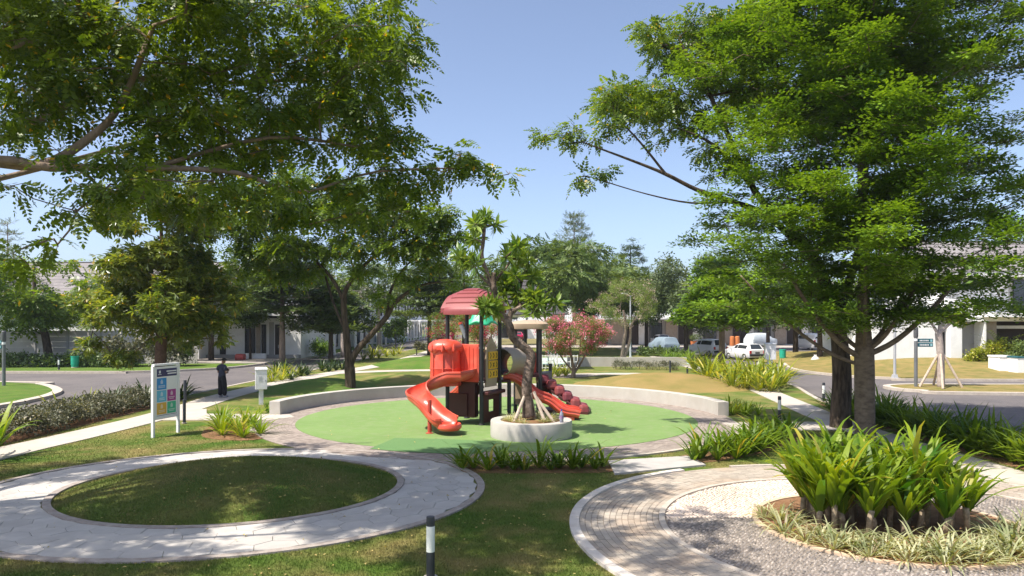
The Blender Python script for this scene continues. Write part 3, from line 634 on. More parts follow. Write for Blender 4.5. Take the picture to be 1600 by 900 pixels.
L = [(380, 350, 36, 1.1), (430, 330, 35, 1.2), (480, 320, 36, 1.2), (530, 330, 35, 1.2), (590, 335, 35, 1.2), (640, 345, 35, 1), (680, 340, 35, .9), (400, 390, 36, 1), (450, 385, 35, 1.1), (510, 385, 36, 1), (560, 380, 35, 1), (620, 385, 35, 1), (665, 380, 35, .9), (700, 370, 35, .7), (690, 330, 35, .6), (570, 420, 35.5, .6), (640, 430, 35.5, .6), (680, 410, 35.5, .5),
     (430, 425, 36, .8), (480, 420, 36, .8), (370, 420, 36.5, .6), (710, 440, 35.6, .35), (600, 465, 35.5, .35), (390, 300, 36, 1.1), (460, 280, 36, 1), (540, 290, 36, 1), (610, 300, 36, .9), (330, 340, 37, 1)]
tree('rain_tree', 'forked rain tree with two dark leaning stems behind the left end of the bench wall', (fx, fy, 0), man, pts(L, 1.15, .6), 4600, PINN_S, l_rain, b_dark, zmin=2.6, seed=51, rtip=.016, limb_min=.05, leafkw=dict(droop=.35, shell=.2, scale=(1.2, 1.8), roll=.6))

# --- the broad-leaved tree behind the sign
D3 = 33.0; bx, by = A(250, 600, D3)[:2]
man = [[(bx, by, -.1, .30), (bx, by, 1.0, .25), (bx+.05, by, 2.4, .24), (bx+.1, by, 3.4, .22), (bx+.2, by, 4.8, .16), (bx+.1, by, 6.5, .10), (bx, by, 8.3, .04)]]
cl = blob((A(245, 455, D3)[0], D3, A(245, 460, D3)[2]), (3.2, 3.0, 2.1), 46, .85, 13, .75) + blob((A(240, 340, D3)[0], D3, A(240, 345, D3)[2]), (2.6, 2.4, 2.2), 32, .85, 14, .75) + pts([(150, 500, 32, .8), (140, 540, 32, .7), (180, 560, 32, .6), (200, 560, 32, .5), (340, 500, 32.6, .8), (350, 530, 32.5, .5), (370, 470, 33, .7), (300, 540, 32, .5), (130, 470, 32.5, .8)], 1.0)
tree('broad_leaf_tree', 'dense round tree with glossy drooping leaves behind the coloured sign', (bx, by, 0), man, cl, 5400, ROS, l_mango, mat('reddish_bark', (.10, .062, .042), (.19, .12, .085), scale=5, rough=.9, bump=.8, bscale=25, spec=.15), zmin=2.6, seed=61, rtip=.014, twigs=2, limb_min=.06, leafkw=dict(droop=.15, shell=.35, scale=(1.0, 1.6), roll=.5))

# --- trees across the roads and behind the park
def simple(name, label, px, D, zt, R, kind, lm, bark, seed, n, z0=None, lean=0, gx=None, trunk=.16, tz=None, group=None, cat='tree'):
    x = (px-800)/FPX*D; base = (x, D, 0); zc = ((z0 or zt*.35)+zt)/2; Rz = (zt-(z0 or zt*.35))/2
    man = [[(x, D, -.1, trunk*1.2), (x+lean*.3, D, zt*.25, trunk), (x+lean*.8, D, zt*.5, trunk*.75), (x+lean, D, zt*.72, trunk*.45), (x+lean, D, zt*.9, trunk*.2)]]
    if kind == 'round': cl = blob((x+lean, D, zc), (R, R*.9, Rz), 34, R*.34, seed, .75); tm = TUFT_F; kw = dict(droop=.1, shell=.3, scale=(1.0, 1.5)); n = int(n*1.1)
    elif kind == 'umbrella': cl = blob((x+lean, D, zc), (R, R*.9, Rz), 34, R*.27, seed, .5, .5); tm = PINN_F; kw = dict(droop=.25, shell=.2, scale=(1.0, 1.5), roll=.6); n = int(n*1.1)
    elif kind == 'tier': cl = tiers((x+lean, D), z0 or zt*.3, zt, lambda t: R*(1-.85*t**1.2), 9, seed, cr=R*.24, thick=R*.05, up=.05, nb=8); tm = FLAT_F; kw = dict(droop=0, shell=.1, flat=True, roll=.25, scale=(1.0, 1.5)); n = int(n*1.25)
    elif kind == 'spire': cl = tiers((x+lean, D), z0 or zt*.3, zt, lambda t: R*(1.02-t), 12, seed, cr=R*.24, thick=R*.07, up=.35, nb=8); tm = FLAT_F; kw = dict(droop=0, shell=.1, flat=True, roll=.3, scale=(.6, 1.0))
    elif kind == 'sparse': cl = tiers((x+lean, D), z0 or zt*.3, zt, lambda t: R*(1.02-t), 12, seed, cr=R*.2, thick=R*.06, up=.6, nb=7); tm = NEED; kw = dict(droop=-.5, shell=.1, roll=.5, scale=(1.0, 1.6))
    elif kind == 'bare': cl = blob((x+lean, D, zc), (R, R, Rz), 40, R*.2, seed, .8); tm = TUFT_F; kw = dict(droop=0, shell=.2, scale=(.4, .7))
    return tree(name, label, base, man, cl, n, tm, lm, bark, zmin=zt*.2, seed=seed, rtip=.02, twigs=2, leafkw=kw, group=group, cat=cat, limb_min=.07)
def zt_(py, D): return CAM_H-(py-HORIZ)/FPX*D
simple('rain_tree', 'spreading tree with a curved trunk in front of the panel fence on the left', 78, 57, zt_(392, 57), 5.3, 'umbrella', l_rain, b_dark, 71, 1900, z0=2.9, lean=-1.2, trunk=.28)
simple('conifer', 'pale feathery conifer beyond the panel fence at the left edge', 12, 95, zt_(325, 95), 3.2, 'sparse', l_farg, b_gray, 72, 800, z0=4)
simple('tiered_tree', 'dark tiered tree beside the road with thin brown trunk left of the forked tree', 441, 60, zt_(375, 60), 4.7, 'tier', l_farb, b_gray, 73, 1500, z0=4.2, trunk=.22)
simple('tiered_tree', 'lower tiered tree standing between the path and the left road', 517, 62, zt_(445, 62), 3.8, 'tier', l_far, b_dark, 74, 1300, z0=2.6, trunk=.19)
simple('tiered_tree', 'tiered tree beside the grey street left of the playground roof', 671, 72, zt_(385, 72), 4.2, 'tier', l_far, b_dark, 75, 1400, z0=4.0, trunk=.2)
simple('bare_tree', 'nearly leafless pinkish tree in front of the left terrace', 536, 70, zt_(425, 70), 3.2, 'bare', l_farg, b_pale, 76, 260, z0=2.6, trunk=.2)
simple('rain_tree', 'broad green tree behind the pavilion roof', 865, 74, zt_(382, 74), 6.8, 'umbrella', l_far, b_pale, 77, 3000, z0=4.2, trunk=.28)
simple('rain_tree', 'broad darker green tree right of the pavilion behind pink blossoms', 925, 84, zt_(398, 84), 6.8, 'umbrella', l_far, b_dark, 78, 3000, z0=4.0, trunk=.26)
simple('conifer', 'tall grey-green feathery conifer rising highest behind the park', 897, 104, zt_(332, 104), 5.2, 'sparse', l_farg, b_gray, 79, 2600, z0=6, trunk=.25)
simple('conifer', 'dark pointed conifer right of the feathery conifer', 985, 92, zt_(366, 92), 4.4, 'spire', l_farb, b_dark, 80, 2400, z0=3.4, trunk=.2)
simple('broad_leaf_tree', 'grey-green round tree in front of the parked silver minivan', 1072, 70, zt_(402, 70), 4.3, 'round', l_farg, b_dark, 82, 1700, z0=2.4, trunk=.2)
simple('tiered_tree', 'mid green tiered tree behind the yellow lilies', 1128, 48, zt_(402, 48), 3.0, 'tier', l_term, b_gray, 83, 1900, z0=3.2, trunk=.19)
simple('broad_leaf_tree', 'small round tree on the right verge left of the leaning trunk', 1243, 68, zt_(430, 68), 3.6, 'round', l_farg, b_dark, 84, 1200, z0=2.9, trunk=.22)
simple('broad_leaf_tree', 'verge tree with a dark straight trunk and a white sack at its foot', 1281, 60, zt_(440, 60), 3.2, 'round', l_term, b_dark, 85, 1100, z0=3.0, trunk=.2)
simple('rain_tree', 'rounded tree filling the gap behind the tiered tree at right', 1200, 88, zt_(405, 88), 4.8, 'round', l_far, b_dark, 86, 1500, z0=3, trunk=.2)
simple('rain_tree', 'hazy low tree behind the left terrace roofs', 560, 150, zt_(425, 150), 6.5, 'round', l_farb, b_dark, 87, 900, z0=4, trunk=.25)
simple('rain_tree', 'low tree behind the far end of the left road', 708, 120, zt_(430, 120), 5, 'round', l_far, b_dark, 88, 900, z0=3, trunk=.22)
simple('rain_tree', 'low tree behind the red playground roof', 770, 105, zt_(425, 105), 5.2, 'round', l_far, b_dark, 89, 1100, z0=2.6, trunk=.22)
simple('street_tree', 'slim young tree in front of the white house left of the brown trunk', 391, 64, zt_(480, 64), 1.3, 'round', l_far, b_dark, 90, 260, z0=3.2, trunk=.1)
simple('street_tree', 'small bright green tree among the white pergolas', 618, 96, zt_(497, 96), 1.9, 'round', l_term, b_pale, 91, 350, z0=.9, trunk=.08)
simple('broad_leaf_tree', 'rounded tree in front of the long grey-roofed house behind the broad-leaved tree', 330, 62, zt_(392, 62), 4.2, 'round', l_far, b_dark, 101, 1300, z0=3.2, trunk=.2)
simple('rain_tree', 'wide low tree at the side of the left street, before the second terrace house', 478, 80, zt_(408, 80), 5.2, 'umbrella', l_rain, b_dark, 102, 1500, z0=3.8, trunk=.22)
simple('rain_tree', 'airy tree before the upper windows of the terrace', 592, 92, zt_(408, 92), 4.6, 'umbrella', l_far, b_pale, 103, 1000, z0=5.2, trunk=.2)
simple('rain_tree', 'dense tree behind the tiered tree by the playground roof', 725, 88, zt_(398, 88), 4.6, 'round', l_far, b_dark, 104, 1300, z0=2.8, trunk=.22)
simple('broad_leaf_tree', 'dense tree between the pavilion and the dark conifer', 1010, 84, zt_(425, 84), 4.4, 'round', l_far, b_dark, 105, 1500, z0=3.4, trunk=.2)
simple('rain_tree', 'rounded tree at the left edge behind the panel fence', -20, 66, zt_(400, 66), 6, 'round', l_far, b_dark, 106, 1300, z0=3, trunk=.25)
# a far wood
rg = np.random.default_rng(77); P = np.c_[rg.uniform(-190, 190, 2600), rg.uniform(215, 260, 2600), np.zeros(2600)]; P[:, 2] = rg.random(2600)**.7*(8+3*np.sin(P[:, 0]*.06)+2*np.sin(P[:, 0]*.23))
v, f = place([t*5 for t in TUFT_F], P, rg.normal(0, 1, (2600, 3)), rg.normal(0, 1, 2600), rg.uniform(.7, 1.3, 2600), rg)
tag(MB().add(v, f).build('far_woods', l_farb), kind='stuff')
# ------------------------------------------------------------------ lilies, hedges, grasses, flowering shrubs
def strap(L, W, lean, bend, segs=7, fold=.25, tip=.0):
    """one strap leaf growing from the origin along +X and up: (verts, faces)"""
    v = []; x = z = 0.0; ph = lean
    for i in range(segs+1):
        t = i/segs; w = W*min(1, .45+2.2*t)*max(0.04, (1-t**2.6))**.8
        nx, nz = -math.cos(ph), math.sin(ph)     # leaf normal
        v += [(x, -w/2, z), (x-nx*-w*fold*.5, 0, z-abs(nz)*w*fold), (x, w/2, z)]
        ds = L/segs; x += math.sin(ph)*ds; z += math.cos(ph)*ds; ph += bend/segs*(.4+1.6*t)+(tip if t > .7 else 0)
    f = []
    for i in range(segs): a = i*3; f += [(a, a+3, a+4, a+1), (a+1, a+4, a+5, a+2)]
    return np.array(v), np.array(f)
def leafmeshes(kind, specs, m):
    out = []
    for s in specs:
        mb = MB().add(*strap(*s)); me = mb.mesh('leaf'); me.materials.append(m); me.polygons.foreach_set('use_smooth', np.ones(len(me.polygons), bool)); out.append(me)
    return out
rl = random.Random(17)
LM_crin = leafmeshes('c', [(rl.uniform(.85, 1.15), rl.uniform(.09, .13), rl.uniform(.04, .22), rl.uniform(.2, 1.2), 9, .28, rl.choice((0, .12, .3, .55))) for _ in range(12)], l_crin)
LM_lily = leafmeshes('l', [(rl.uniform(.5, .8), rl.uniform(.05, .075), rl.uniform(.1, .35), rl.uniform(.5, 1.5), 6, .25, 0) for _ in range(10)], l_strap)
LM_lilyy = leafmeshes('l', [(rl.uniform(.5, .8), rl.uniform(.05, .075), rl.uniform(.1, .35), rl.uniform(.5, 1.5), 6, .25, 0) for _ in range(8)], l_crin)
def leafy(root, meshes, n, smin, smax, seed, tmax=.75, z=0, dead=None):
    rg = random.Random(seed)
    for i in range(n):
        o = bpy.data.objects.new('leaf', meshes[rg.randrange(len(meshes))]); COL.objects.link(o); o.parent = root
        k = (i+.5)/n; s = rg.uniform(smin, smax); az = i*2.39996+rg.uniform(-.3, .3)
        o.rotation_euler = (rg.uniform(-.12, .12), k*tmax+rg.uniform(-.1, .12), az); o.scale = (s, s, s); o.location = (.03*math.cos(az), .03*math.sin(az), z)
def clumpmesh(n, L, W, seed, m, name='foliage', segs=5, tmax=.9, lean=(.1, .4), bend=(.5, 1.6), rad=.06):
    rg = random.Random(seed); mb = MB()
    for i in range(n):
        v, f = strap(L*rg.uniform(.65, 1.15), W*rg.uniform(.8, 1.2), rg.uniform(*lean)+(i+.5)/n*tmax*.8, rg.uniform(*bend), segs)
        a = i*2.39996+rg.uniform(-.4, .4); ca, sa = math.cos(a), math.sin(a); r = rg.uniform(0, rad)
        v = v @ np.array([(ca, sa, 0), (-sa, ca, 0), (0, 0, 1)])+np.array((r*ca, r*sa, 0)); mb.add(v, f)
    me = mb.mesh(name); me.materials.append(m); me.polygons.foreach_set('use_smooth', np.ones(len(me.polygons), bool)); return me
# big lily clumps in the round bed, each with short stout stems
m_stem = mat('lily_stem', (.16, .12, .075), (.34, .27, .19), scale=14, rough=.8, spec=.2)
CR = [(5.06, 12.35), (5.32, 11.95), (5.49, 12.6), (5.71, 11.75), (5.92, 12.3), (5.71, 13.1), (6.14, 11.6), (6.31, 12.6), (6.52, 11.9), (6.7, 12.5), (6.95, 11.75), (6.91, 13.0), (7.04, 12.2), (6.31, 13.4), (5.15, 12.95), (7.12, 12.9), (5.1, 11.75), (6.05, 13.6), (5.4, 12.2), (5.53, 11.5), (6.61, 13.2), (6.74, 11.5), (7.12, 11.6), (5.23, 12.3), (4.97, 12.0), (5.66, 12.35), (6.09, 12.0), (6.52, 12.25), (7.04, 12.6), (5.92, 12.8), (5.45, 13.3), (6.78, 12.15), (5.1, 12.65), (4.93, 12.6)]
for i, (x, y) in enumerate(CR):
    t = thing('lily_plant', 'tall lily with broad strap leaves on stout stems in the round bed', 'lily', (x, y, .03), 'tall lilies massed in the round planting bed')
    rg = random.Random(200+i); h = rg.uniform(.28, .5)
    mb = MB(); mb.tube([(0, 0, -.05), (rg.uniform(-.04, .04), rg.uniform(-.04, .04), h*.6), (rg.uniform(-.05, .05), rg.uniform(-.05, .05), h)], [.055, .045, .05], 8); mb.build('stem', m_stem, t, world=False, smooth='all')
    small = i in (6, 8, 10, 19, 21, 22, 25); leafy(t, LM_crin, 19, .68 if small else 1.0, .95 if small else 1.32, 300+i, tmax=.46, z=h*.85)
# lily rows beside the playground (leaf by leaf)
def row(pts_, label, group, meshes, n, smin, smax, seed, name='lily_clump', tmax=.8):
    rg = random.Random(seed)
    for i, (x, y) in enumerate(pts_):
        t = thing(name, label, 'lily', (x+rg.uniform(-.06, .06), y+rg.uniform(-.06, .06), .01), group, rg.uniform(0, 6)); k_ = rg.uniform(.78, 1.18); leafy(t, meshes, n+rg.randint(-4, 5), smin*k_, smax*k_, seed*100+i, tmax=tmax)
row([(-1.1, 16.95), (-.82, 17.05), (-.5, 16.75), (-.25, 17.05), (.05, 16.85), (.32, 16.75), (.6, 17.0), (.85, 16.8), (1.12, 17.05), (1.35, 16.85), (1.62, 17.05), (1.85, 16.85), (2.05, 17.1)], 'lily clump in the row along the front edge of the playground paving', 'lily clumps in front of the planter', LM_lily, 20, .75, 1.2, 3)
row([(4.4, 17.9), (4.75, 18.3), (5.0, 17.95), (5.2, 18.5), (5.45, 18.2), (5.6, 18.8), (5.9, 18.7), (6.0, 19.3), (6.3, 19.1), (6.45, 19.8), (6.7, 19.6), (6.9, 20.3), (7.15, 20.2), (7.3, 20.9), (7.6, 20.8), (7.7, 21.5), (8.0, 21.5), (6.9, 20.9), (7.5, 22.0), (4.6, 18.05), (5.3, 18.75), (5.75, 18.4), (6.15, 18.95), (6.6, 20.1), (7.0, 19.9), (7.3, 21.4), (7.75, 22.0)], 'lily clump in the bed between the slab and the right path', 'lily clumps beside the dark green lawn', LM_lily, 20, 1.0, 1.4, 4, tmax=.6)
# the rest as clumps of one mesh each
CL = [clumpmesh(22, .75, .06, 40+k, l_strap) for k in range(4)]; CLY = [clumpmesh(26, .8, .055, 50+k, l_yel) for k in range(4)]; CLG = [clumpmesh(22, .6, .05, 60+k, l_crin) for k in range(3)]; CLV = [clumpmesh(34, .42, .028, 70+k, l_var, lean=(.25, .6), bend=(.8, 1.9), rad=.12) for k in range(5)]
CLD = [clumpmesh(24, .8, .07, 80+k, leafmat('dark_strap_leaf', (.012, .03, .008), (.04, .075, .015), rough=.4, trans=.2)) for k in range(3)]
def clumps(ptl, meshes, name, label, cat, group, seed, s=(.85, 1.2), z=.01):
    rg = random.Random(seed)
    for x, y in ptl:
        o = bpy.data.objects.new(name, meshes[rg.randrange(len(meshes))]); COL.objects.link(o); o.location = (x, y, z); k = rg.uniform(*s); o.scale = (k, k, k*rg.uniform(.9, 1.1)); o.rotation_euler = (0, 0, rg.uniform(0, 6.28)); tag(o, label, cat, group)
def along(p0, p1, n, w, seed):
    rg = random.Random(seed); return [(p0[0]+(p1[0]-p0[0])*(i+.5)/n+rg.uniform(-w, w), p0[1]+(p1[1]-p0[1])*(i+.5)/n+rg.uniform(-w, w)) for i in range(n)]
rp = random.Random(23)
pl = [(rp.uniform(11.7, 12.55), y+rp.uniform(-.2, .2)) for y in np.arange(9, 27.5, .36) for _ in (0, 1)]
clumps(pl, CL, 'lily_clump', 'lily clump in the long bed between the right path and the road', 'lily', 'lily clumps along the right road', 5, (1.2, 1.65))
clumps([(-9.2, 23.6), (-8.8, 23.2), (-8.7, 24.2), (-8.3, 22.4), (-8.2, 23.3), (-8.0, 21.8), (-7.75, 21.4), (-9.0, 22.8), (-7.5, 22.1), (-8.55, 21.9), (-8.35, 24.0), (-9.4, 24.0)], CLG, 'lily_clump', 'yellowish lily clump in the bed left of the plaza paving', 'lily', 'lily clumps left of the plaza', 6, (1.0, 1.45))
yl = [G(px, py) for px, py in ((1105, 600), (1125, 603), (1145, 608), (1165, 608), (1185, 611), (1205, 612), (1215, 606), (1110, 590), (1135, 594), (1160, 598), (1185, 600), (1205, 602), (1222, 604), (1085, 578), (1100, 582), (1118, 584), (1150, 588), (1180, 592), (1205, 595), (1175, 604), (1195, 607), (1140, 599))]
clumps(yl, CLY, 'lily_clump', 'yellow-green lily clump in the bed beside the right road', 'lily', 'yellow-green lily clumps beside the right road', 7, (1.8, 2.5))
clumps([(x+.2, y-.35) for x, y in yl[:7]], CLV, 'spider_plant', 'pale spider plant at the foot of the yellow-green lilies', 'plant', 'pale edging plants under the yellow-green lilies', 71, (.9, 1.3))
clumps([G(px, py) for px, py in ((412, 596), (425, 597), (440, 595), (452, 592), (430, 589), (445, 587), (462, 588), (418, 590))], CLY, 'lily_clump', 'yellow-green lily clump at the foot of the brown trunk across from the man', 'lily', 'lily clumps at the kerb of the left road', 8, (1.0, 1.5))
clumps([G(px, py) for px, py in ((470, 588), (480, 586), (455, 594), (470, 583), (432, 583), (446, 582))], CLD, 'lily_clump', 'dark lily clump beside the yellow-green ones at the left road', 'lily', 'dark lily clumps at the left road', 81, (1.0, 1.4))
clumps([G(px, py) for px, py in ((503, 580), (514, 581), (525, 579), (535, 578), (520, 575))], CLD, 'lily_clump', 'dark lily clump under the lower tiered tree', 'lily', 'dark lily clumps under the tiered tree', 9, (1.1, 1.5))
clumps([G(px, py) for px, py in ((568, 562), (580, 562), (592, 560), (604, 558), (615, 556), (624, 553), (585, 556), (600, 553))], CLY, 'lily_clump', 'bright lily clump beside the bend of the far left path', 'lily', 'bright lily clumps beside the far path', 10, (1.2, 1.7))
clumps([(x, y) for x, y in [(-14.5, 29.4), (-14.2, 30.6), (-14.9, 28.8), (-14.1, 31.6), (-14.7, 31.0), (-14.6, 27.2), (-14.3, 32.4)]], CLD, 'lily_clump', 'dark lily clump at the end of the grey hedge by the man', 'lily', 'dark lily clumps at the hedge end', 11, (1.1, 1.5))
clumps([(-15.2, 25.5), (-15.0, 26.1), (-15.3, 26.8), (-15.1, 24.8)], CLY, 'lily_clump', 'bright lily clump standing behind the grey hedge', 'lily', 'bright lily clumps behind the hedge', 12, (1.1, 1.5))
clumps([(7.9, 26.6), (8.15, 26.9), (8.4, 26.5), (8.6, 27.0), (8.25, 26.3), (8.75, 26.4), (8.0, 27.3)], CLG, 'lily_clump', 'lily clump at the right end of the bench wall', 'lily', 'lily clumps at the right wall end', 13, (.9, 1.25))
clumps([(PC[0]+8.6*math.cos(a), PC[1]+8.6*math.sin(a)) for a in [math.radians(d) for d in (22, 30, 33, 42, 52, 57, 66, 75, 108, 116, 122, 131, 140, 158, 164, 170, 174)]], CLG, 'lily_clump', 'small lily clump growing behind the curved bench wall', 'lily', 'small lily clumps behind the bench wall', 14, (.6, .95))
clumps([G(px, py) for px, py in ((850, 590), (862, 590), (872, 589), (884, 588), (868, 585), (880, 584))], CLY, 'lily_clump', 'lily clump in front of the pavilion lattice', 'lily', 'lily clumps by the pavilion', 15, (.9, 1.3))
clumps([G(px, py) for px, py in ((1043, 562), (1052, 563), (1060, 565), (1070, 568), (1080, 570), (1066, 560), (1076, 562))], CL, 'lily_clump', 'green lily clump along the far bend of the right path', 'lily', 'green lily clumps along the far right path', 16, (1.2, 1.8))
# variegated edging round the bed
ve = []
for k in range(40):
    if k in (3, 4, 5, 7): continue
    a = math.radians(165+k*4.7); r = BR-.2-.26*(k % 3)*.9; ve.append((BC[0]+r*math.cos(a), BC[1]+r*math.sin(a)))
clumps([p for p in ve], CLV, 'spider_plant', 'variegated spider plant edging the front of the round bed', 'plant', 'variegated spider plants around the lily bed', 18, (.8, 1.45), .03)
# near plant at the left edge
NL = [(-12.75, 17.1), (-13.05, 17.9), (-12.7, 18.3), (-13.4, 17.3)]
for i, (x, y) in enumerate(NL):
    t = thing('lily_plant', 'large arching lily leaning in at the left edge beside a bollard', 'lily', (x, y, .01), 'large lilies at the left edge'); leafy(t, LM_crin, 15, .95, 1.35, 500+i, tmax=.8, z=.25)
# hedge
def hedge(name, label, pts_, w, h, n, tm, lm, seed, group=None):
    rg = np.random.default_rng(seed); p = catmull(pts_, 10); k = len(p)
    idx = rg.integers(0, k, n); t = np.gradient(p, axis=0); t /= np.linalg.norm(t, axis=1)[:, None]; nr = np.c_[-t[:, 1], t[:, 0]]
    a = rg.uniform(0, PI, n); rr = rg.uniform(.75, 1.08, n); P = np.c_[p[idx]+nr[idx]*(np.cos(a)*w/2*rr)[:, None]+rg.normal(0, .12, (n, 2)), h*(.15+.85*np.sin(a)**.6)*rr*(.9+.14*np.sin(idx*.9))]
    D = np.c_[nr[idx]*np.cos(a)[:, None], np.sin(a)]+rg.normal(0, .5, (n, 3)); v, f = place(tm, P, D, rg.normal(0, 1, n), rg.uniform(.8, 1.3, n), rg)
    c = p[k//2]; r = thing(name, label, 'hedge', (c[0], c[1], 0), group)
    tag(MB().add(v, f).build('foliage', lm, r), kind='stuff')
    mb = MB()
    for i in range(0, k, 2): mb.tube([(p[i][0], p[i][1], -.02), (p[i][0]+rg.normal(0, .1), p[i][1]+rg.normal(0, .1), h*.8)], [.02, .008], 4)
    tag(mb.build('stems', b_dark, r), kind='stuff'); return r
hedge('hedge', 'long low grey-green hedge between the left path and the road', [(-14.55, 18.8), (-14.5, 22), (-14.6, 25), (-14.6, 28.6)], 1.15, .72, 3600, TUFT, l_hedge, 91)
hedge('hedge', 'dark clipped hedge in front of the panel fence', [(-48, 54.2), (-40, 54.2), (-33, 54.0), (-27.5, 54)], 1.4, .8, 900, TUFT_F, l_farb, 92)
hedge('hedge', 'dry brownish shrubs behind the broad-leaved tree', [(-29.5, 54.4), (-26.5, 54.6), (-24, 55)], 1.6, 2.0, 700, TUFT_F, l_hedge, 93)
hedge('hedge', 'low brown hedge at the far bend of the left road', [(-10.8, 84), (-9, 83.5), (-8.2, 80)], 1.2, .7, 350, TUFT_F, l_hedge, 94)
hedge('hedge', 'low dark hedge in front of the silver minivan', [(12.4, 71), (14.0, 68.5), (15, 66)], 1.2, .6, 300, TUFT_F, l_farb, 95)
hedge('hedge', 'low pinkish groundcover beside the far right path', [(7.2, 51.5), (9.2, 51), (11.2, 50.5)], 1.6, .55, 500, TUFT, l_hedge, 96)
# blossom shrubs
m_pink = leafmat('pink_blossom', (.70, .09, .20), (.88, .36, .45), rough=.6, trans=.3, tmul=(1, .6, .7), clump=.8)
m_red = leafmat('crimson_blossom', (.38, .01, .06), (.62, .04, .16), rough=.6, trans=.3, tmul=(1, .4, .5), clump=.8)
def blossoms(m, n, seed):
    def ex(t, clumps_):
        rg = np.random.default_rng(seed); k = rg.integers(0, len(clumps_), n); u = rg.normal(0, 1, (n, 3)); u[:, 1] -= .5; u[:, 2] += .25; u /= np.linalg.norm(u, axis=1)[:, None]
        P = clumps_[k, :3]+u*clumps_[k, 3:6]*1.08; v, f = place(TUFT, P, u, rg.normal(0, 1, n), rg.uniform(.8, 1.5, n), rg); tag(MB().add(v, f).build('blossoms', m, t), kind='stuff')
    return ex
x, y = G(895, 590)
man = [[(x, y, -.05, .12), (x+.05, y, .5, .10), (x-.1, y, 1.3, .07), (x-.2, y, 2.2, .05)], [(x, y, .15, .08), (x+.5, y, .9, .06), (x+.9, y, 1.8, .045)], [(x, y, .4, .06), (x-.6, y, 1.1, .045), (x-1.0, y, 1.9, .03)], [(x, y, .3, .06), (x+.3, y-.2, 1.0, .04), (x+.4, y-.5, 1.9, .03)]]
cl = blob((x+.25, y, 2.5), (2.7, 1.9, 1.0), 50, .42, 33, .75)
tree('flowering_shrub', 'multi-stemmed shrub covered in pink blossoms right of the play tower', (x, y, 0), man, cl, 3000, TUFT, leafmat('shrub_leaf', (.075, .13, .025), (.21, .26, .07), rough=.45), b_gray, zmin=.8, seed=34, limb_min=.03, cat='shrub', extra=blossoms(m_pink, 700, 35))
x, y = A(715, 590, 41)[:2]
man = [[(x, y, -.05, .10), (x, y, .8, .08), (x, y, 1.8, .05)]]
tree('flowering_shrub', 'shrub with crimson blossoms behind the red slide hood', (x, y, 0), man, blob((x+.4, y, 2.6), (2.1, 1.5, 1.3), 34, .42, 36, .8), 1500, TUFT, MATS['shrub_leaf'], b_gray, zmin=.6, seed=37, cat='shrub', extra=blossoms(m_red, 380, 38))
x, y = G(972, 566)
m_cream = leafmat('cream_blossom', (.55, .35, .32), (.8, .62, .55), rough=.6, trans=.3, tmul=(1, .9, .8))
man = [[(x, y, -.05, .2), (x+.1, y, 1.2, .16), (x+.3, y, 2.8, .12), (x+.1, y, 4.2, .07)], [(x+.1, y, .2, .14), (x+.6, y, 1.6, .12), (x+.7, y, 3, .08)]]
tree('plumeria_tree', 'plumeria with pale blossoms on two trunks right of the pink shrub', (x, y, 0), man, blob((x, y, 4.4), (3.2, 2.4, 2.1), 36, .6, 39, .75), 1300, [t*1.3 for t in TUFT], MATS['shrub_leaf'], b_gray, zmin=2, seed=40, limb_min=.06, extra=blossoms(m_cream, 200, 41))

# the plumeria in the planter, rosette by rosette
PX, PY = .56, 21.6
def B(px, py, d=0): return A(px, py, PY+d)
man = [[(*B(826, 652), .20), (*B(824, 625), .16), (*B(823, 600), .155), (*B(827, 575), .15), (*B(829, 553), .14), (*B(812, 537), .105), (*B(800, 524), .095), (*B(795, 506), .09), (*B(784, 492), .085), (*B(775, 470), .08), (*B(770, 450), .075), (*B(763, 432), .07), (*B(753, 402), .06), (*B(755, 378), .05), (*B(757, 352), .05)],
       [(*B(775, 470), .075), (*B(771, 440), .075), (*B(772, 426), .07)],
       [(*B(795, 510), .07), (*B(798, 490), .06), (*B(812, 480), .045), (*B(832, 468), .03), (*B(838, 478, -.4), .025)],
       [(*B(798, 490), .05), (*B(795, 476), .04), (*B(788, 462, .2), .03)],
       [(*B(770, 450), .04), (*B(745, 425, -.2), .03), (*B(735, 408, -.2), .02)], [(*B(772, 440), .04), (*B(793, 415, .2), .03), (*B(800, 398, .2), .02)],
       [(*B(775, 475), .04), (*B(768, 478, -.4), .03)], [(*B(812, 480), .035), (*B(812, 455, .3), .03), (*B(818, 430, .3), .02)]]
RS = [(757, 344, 0), (742, 350, -.2), (772, 352, .2), (757, 338, .3), (735, 402, -.2), (745, 415, -.3), (728, 412, .2), (800, 392, .2), (790, 402, -.1), (812, 405, .3), (818, 425, .3), (830, 432, .1), (806, 432, -.2), (788, 460, .2), (766, 474, -.4), (757, 482, -.5), (775, 482, -.3), (832, 464, -.2), (842, 474, -.4), (822, 462, -.1), (848, 468, 0), (812, 470, .4), (834, 486, -.3), (796, 445, .3), (720, 405, .1), (826, 410, 0), (780, 438, .5), (810, 500-40, .1)]
RS = RS+[(712, 395, .3), (845, 440, .3), (852, 488, -.2), (868, 474, .1), (742, 372, .4), (810, 385, -.3), (855, 455, .2)]
cl = [(*B(px, py, d), .13, .13, .09) for px, py, d in RS]
pt = tree('plumeria_tree', 'scarred leaning plumeria with leaf rosettes growing from the round planter', (PX, PY, .5), man, cl, 105, PLUM, l_plum, b_plum, zmin=1.6, seed=45, rtip=.022, twigs=0, limb_min=.02, leafkw=dict(droop=-.9, shell=.3, scale=(.75, 1.15), roll=.35), cat='tree')
m_pole = mat('weathered_pole', (.42, .33, .26), (.54, .45, .37), scale=8, rough=.85, spec=.2)
